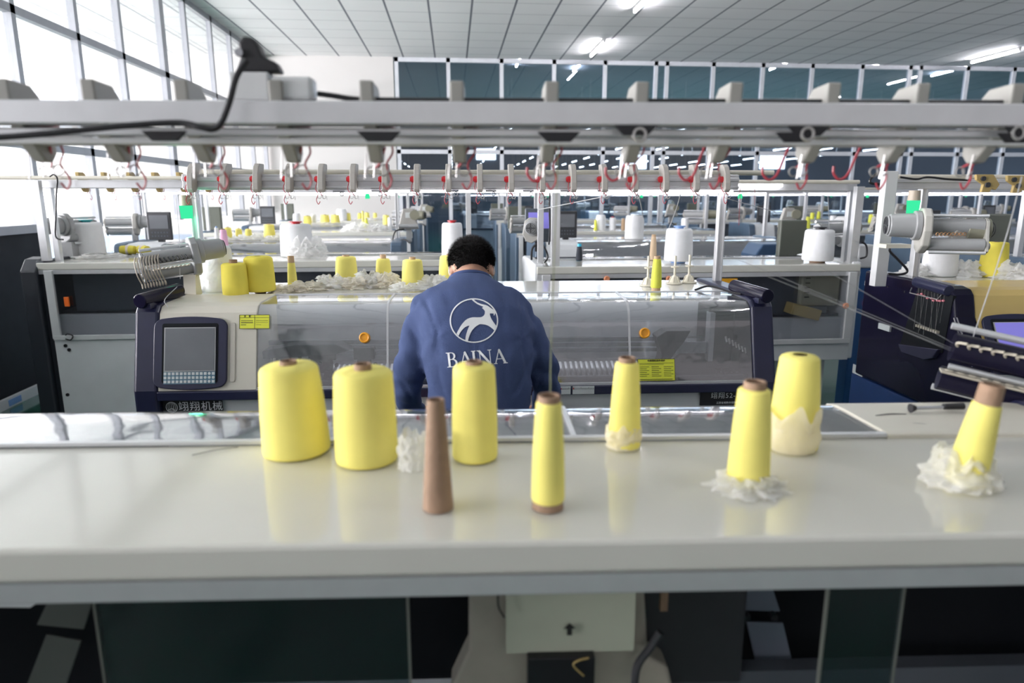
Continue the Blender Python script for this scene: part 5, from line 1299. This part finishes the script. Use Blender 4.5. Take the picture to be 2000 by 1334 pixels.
def cz(P, ox=860, oy=560, k=8.336): return [(ox + x / k, oy + y / k) for x, y in P]
goat = [(505, 203), (542, 203), (570, 232), (605, 257), (645, 274), (690, 287), (740, 297), (775, 313), (800, 330), (825, 350), (850, 365), (893, 385), (902, 402), (905, 428), (893, 436), (878, 472), (868, 462), (870, 437), (808, 433), (808, 455), (815, 485), (830, 520), (850, 553), (885, 603), (918, 650), (903, 690), (880, 712), (850, 685), (815, 657), (780, 635), (740, 620), (700, 613), (660, 610), (635, 613), (605, 630), (570, 653), (535, 690), (510, 722), (490, 760), (472, 805), (458, 850), (450, 885), (408, 870), (411, 835), (415, 800), (424, 765), (437, 725), (455, 675), (475, 632), (450, 638), (425, 647), (400, 662), (375, 683), (350, 710), (330, 738), (313, 768), (298, 800), (263, 768), (280, 730), (300, 695), (325, 650), (352, 610), (382, 573), (410, 545), (445, 522), (480, 508), (510, 500), (540, 497), (600, 498), (650, 497), (680, 490), (705, 473), (720, 450), (726, 425), (725, 400), (717, 382), (703, 368), (675, 342), (690, 338), (700, 326), (665, 312), (640, 301), (600, 282), (565, 258), (535, 235)]
n_ = 64
ring = []
for k in range(n_):
    a, b_ = 2 * PI * k / n_, 2 * PI * (k + 1) / n_
    f_ = lambda t, rx, ry: (547 + rx * math.cos(t), 551 + ry * math.sin(t))
    ring.append(cz([f_(a, 395, 363), f_(b_, 395, 363), f_(b_, 374, 343), f_(a, 374, 343)]))
printed('printed_goat_emblem', [cz(goat)] + ring)
# serif capitals on a unit cap height
def seg_(a, b_, w):
    a, b_ = Vector(a), Vector(b_); d = (b_ - a).normalized(); n = Vector((-d.y, d.x)) * w / 2
    return [tuple(a + n), tuple(b_ + n), tuple(b_ - n), tuple(a - n)]
def arcs(cx, cy, rx, ry, w0, w1, a0, a1, n=10):
    out = []
    for k in range(n):
        t0_, t1_ = a0 + (a1 - a0) * k / n, a0 + (a1 - a0) * (k + 1) / n
        def wd(t): q = abs(math.cos(t)); return w0 + (w1 - w0) * q
        out.append([(cx + rx * math.cos(t0_), cy + ry * math.sin(t0_)), (cx + rx * math.cos(t1_), cy + ry * math.sin(t1_)), (cx + (rx - wd(t1_)) * math.cos(t1_), cy + (ry - wd(t1_)) * math.sin(t1_)), (cx + (rx - wd(t0_)) * math.cos(t0_), cy + (ry - wd(t0_)) * math.sin(t0_))])
    return out
def serif(x, y, w=.30, h=.055): return [[(x - w / 2, y), (x + w / 2, y), (x + w / 2 - .03, y + (h if y < .5 else -h)), (x - w / 2 + .03, y + (h if y < .5 else -h))]]
LET = {
 'B': [seg_((.16, .02), (.16, .98), .14)] + serif(.15, 0, .34) + serif(.15, 1, .34) + [seg_((.15, .97), (.38, .97), .05), seg_((.15, .52), (.42, .52), .05), seg_((.15, .03), (.42, .03), .05)] + arcs(.36, .755, .24, .24, .05, .13, -PI/2, PI/2) + arcs(.40, .275, .30, .275, .05, .14, -PI/2, PI/2),
 'A': [seg_((.38, .96), (.72, .03), .15), seg_((.40, 1.0), (.08, .03), .06), seg_((.20, .33), (.56, .33), .05)] + serif(.08, 0, .26) + serif(.73, 0, .32),
 'I': [seg_((.14, .02), (.14, .98), .15)] + serif(.14, 0, .32) + serif(.14, 1, .32),
 'N': [seg_((.14, .02), (.14, .97), .055), seg_((.10, .98), (.80, .02), .15), seg_((.80, .0), (.80, .98), .055)] + serif(.14, 0, .26) + serif(.06, 1, .22) + serif(.80, 1, .28)}
for ch, x0 in (('B', 0), ('A', .84), ('I', 1.66), ('N', 2.06), ('A', 3.10)):
    sx_ = (975 / 3.95, -72 / 3.95)
    P = [[(118 + (x0 + x) * sx_[0] + y * -28, 1316 + (x0 + x) * sx_[1] * 1.0 - y * 240) for x, y in pl] for pl in LET[ch]]
    printed('printed_letter', [cz(pl) for pl in P], 2.5)

# narrow blue cabinet in the gap between the two machines at the right
p = aty(1678, 640, 4.55)
bc = empty('control_cabinet', (p.x, 4.55, 0)); tag(bc, 'narrow blue cabinet with a red lamp, in the gap at the right', 'cabinet')
MB().box((0, .06, .62), (.12, .12, 1.10)).build('cabinet_body', mat('cabinet_bright_blue', (.02, .09, .26), .4), bc, bevel=.01)
MB().box((0, .06, .035), (.16, .18, .07)).build('foot', WHITE, bc, bevel=.01)
MB().box((.03, -.004, .92), (.035, .012, .03)).build('red_lamp', lamp_mat('red_lamp', (1, .05, .02), 2.5), bc)
MB().box((.0, .06, 1.25), (.13, .13, .16)).build('cabinet_head', WHITE, bc, bevel=.01)
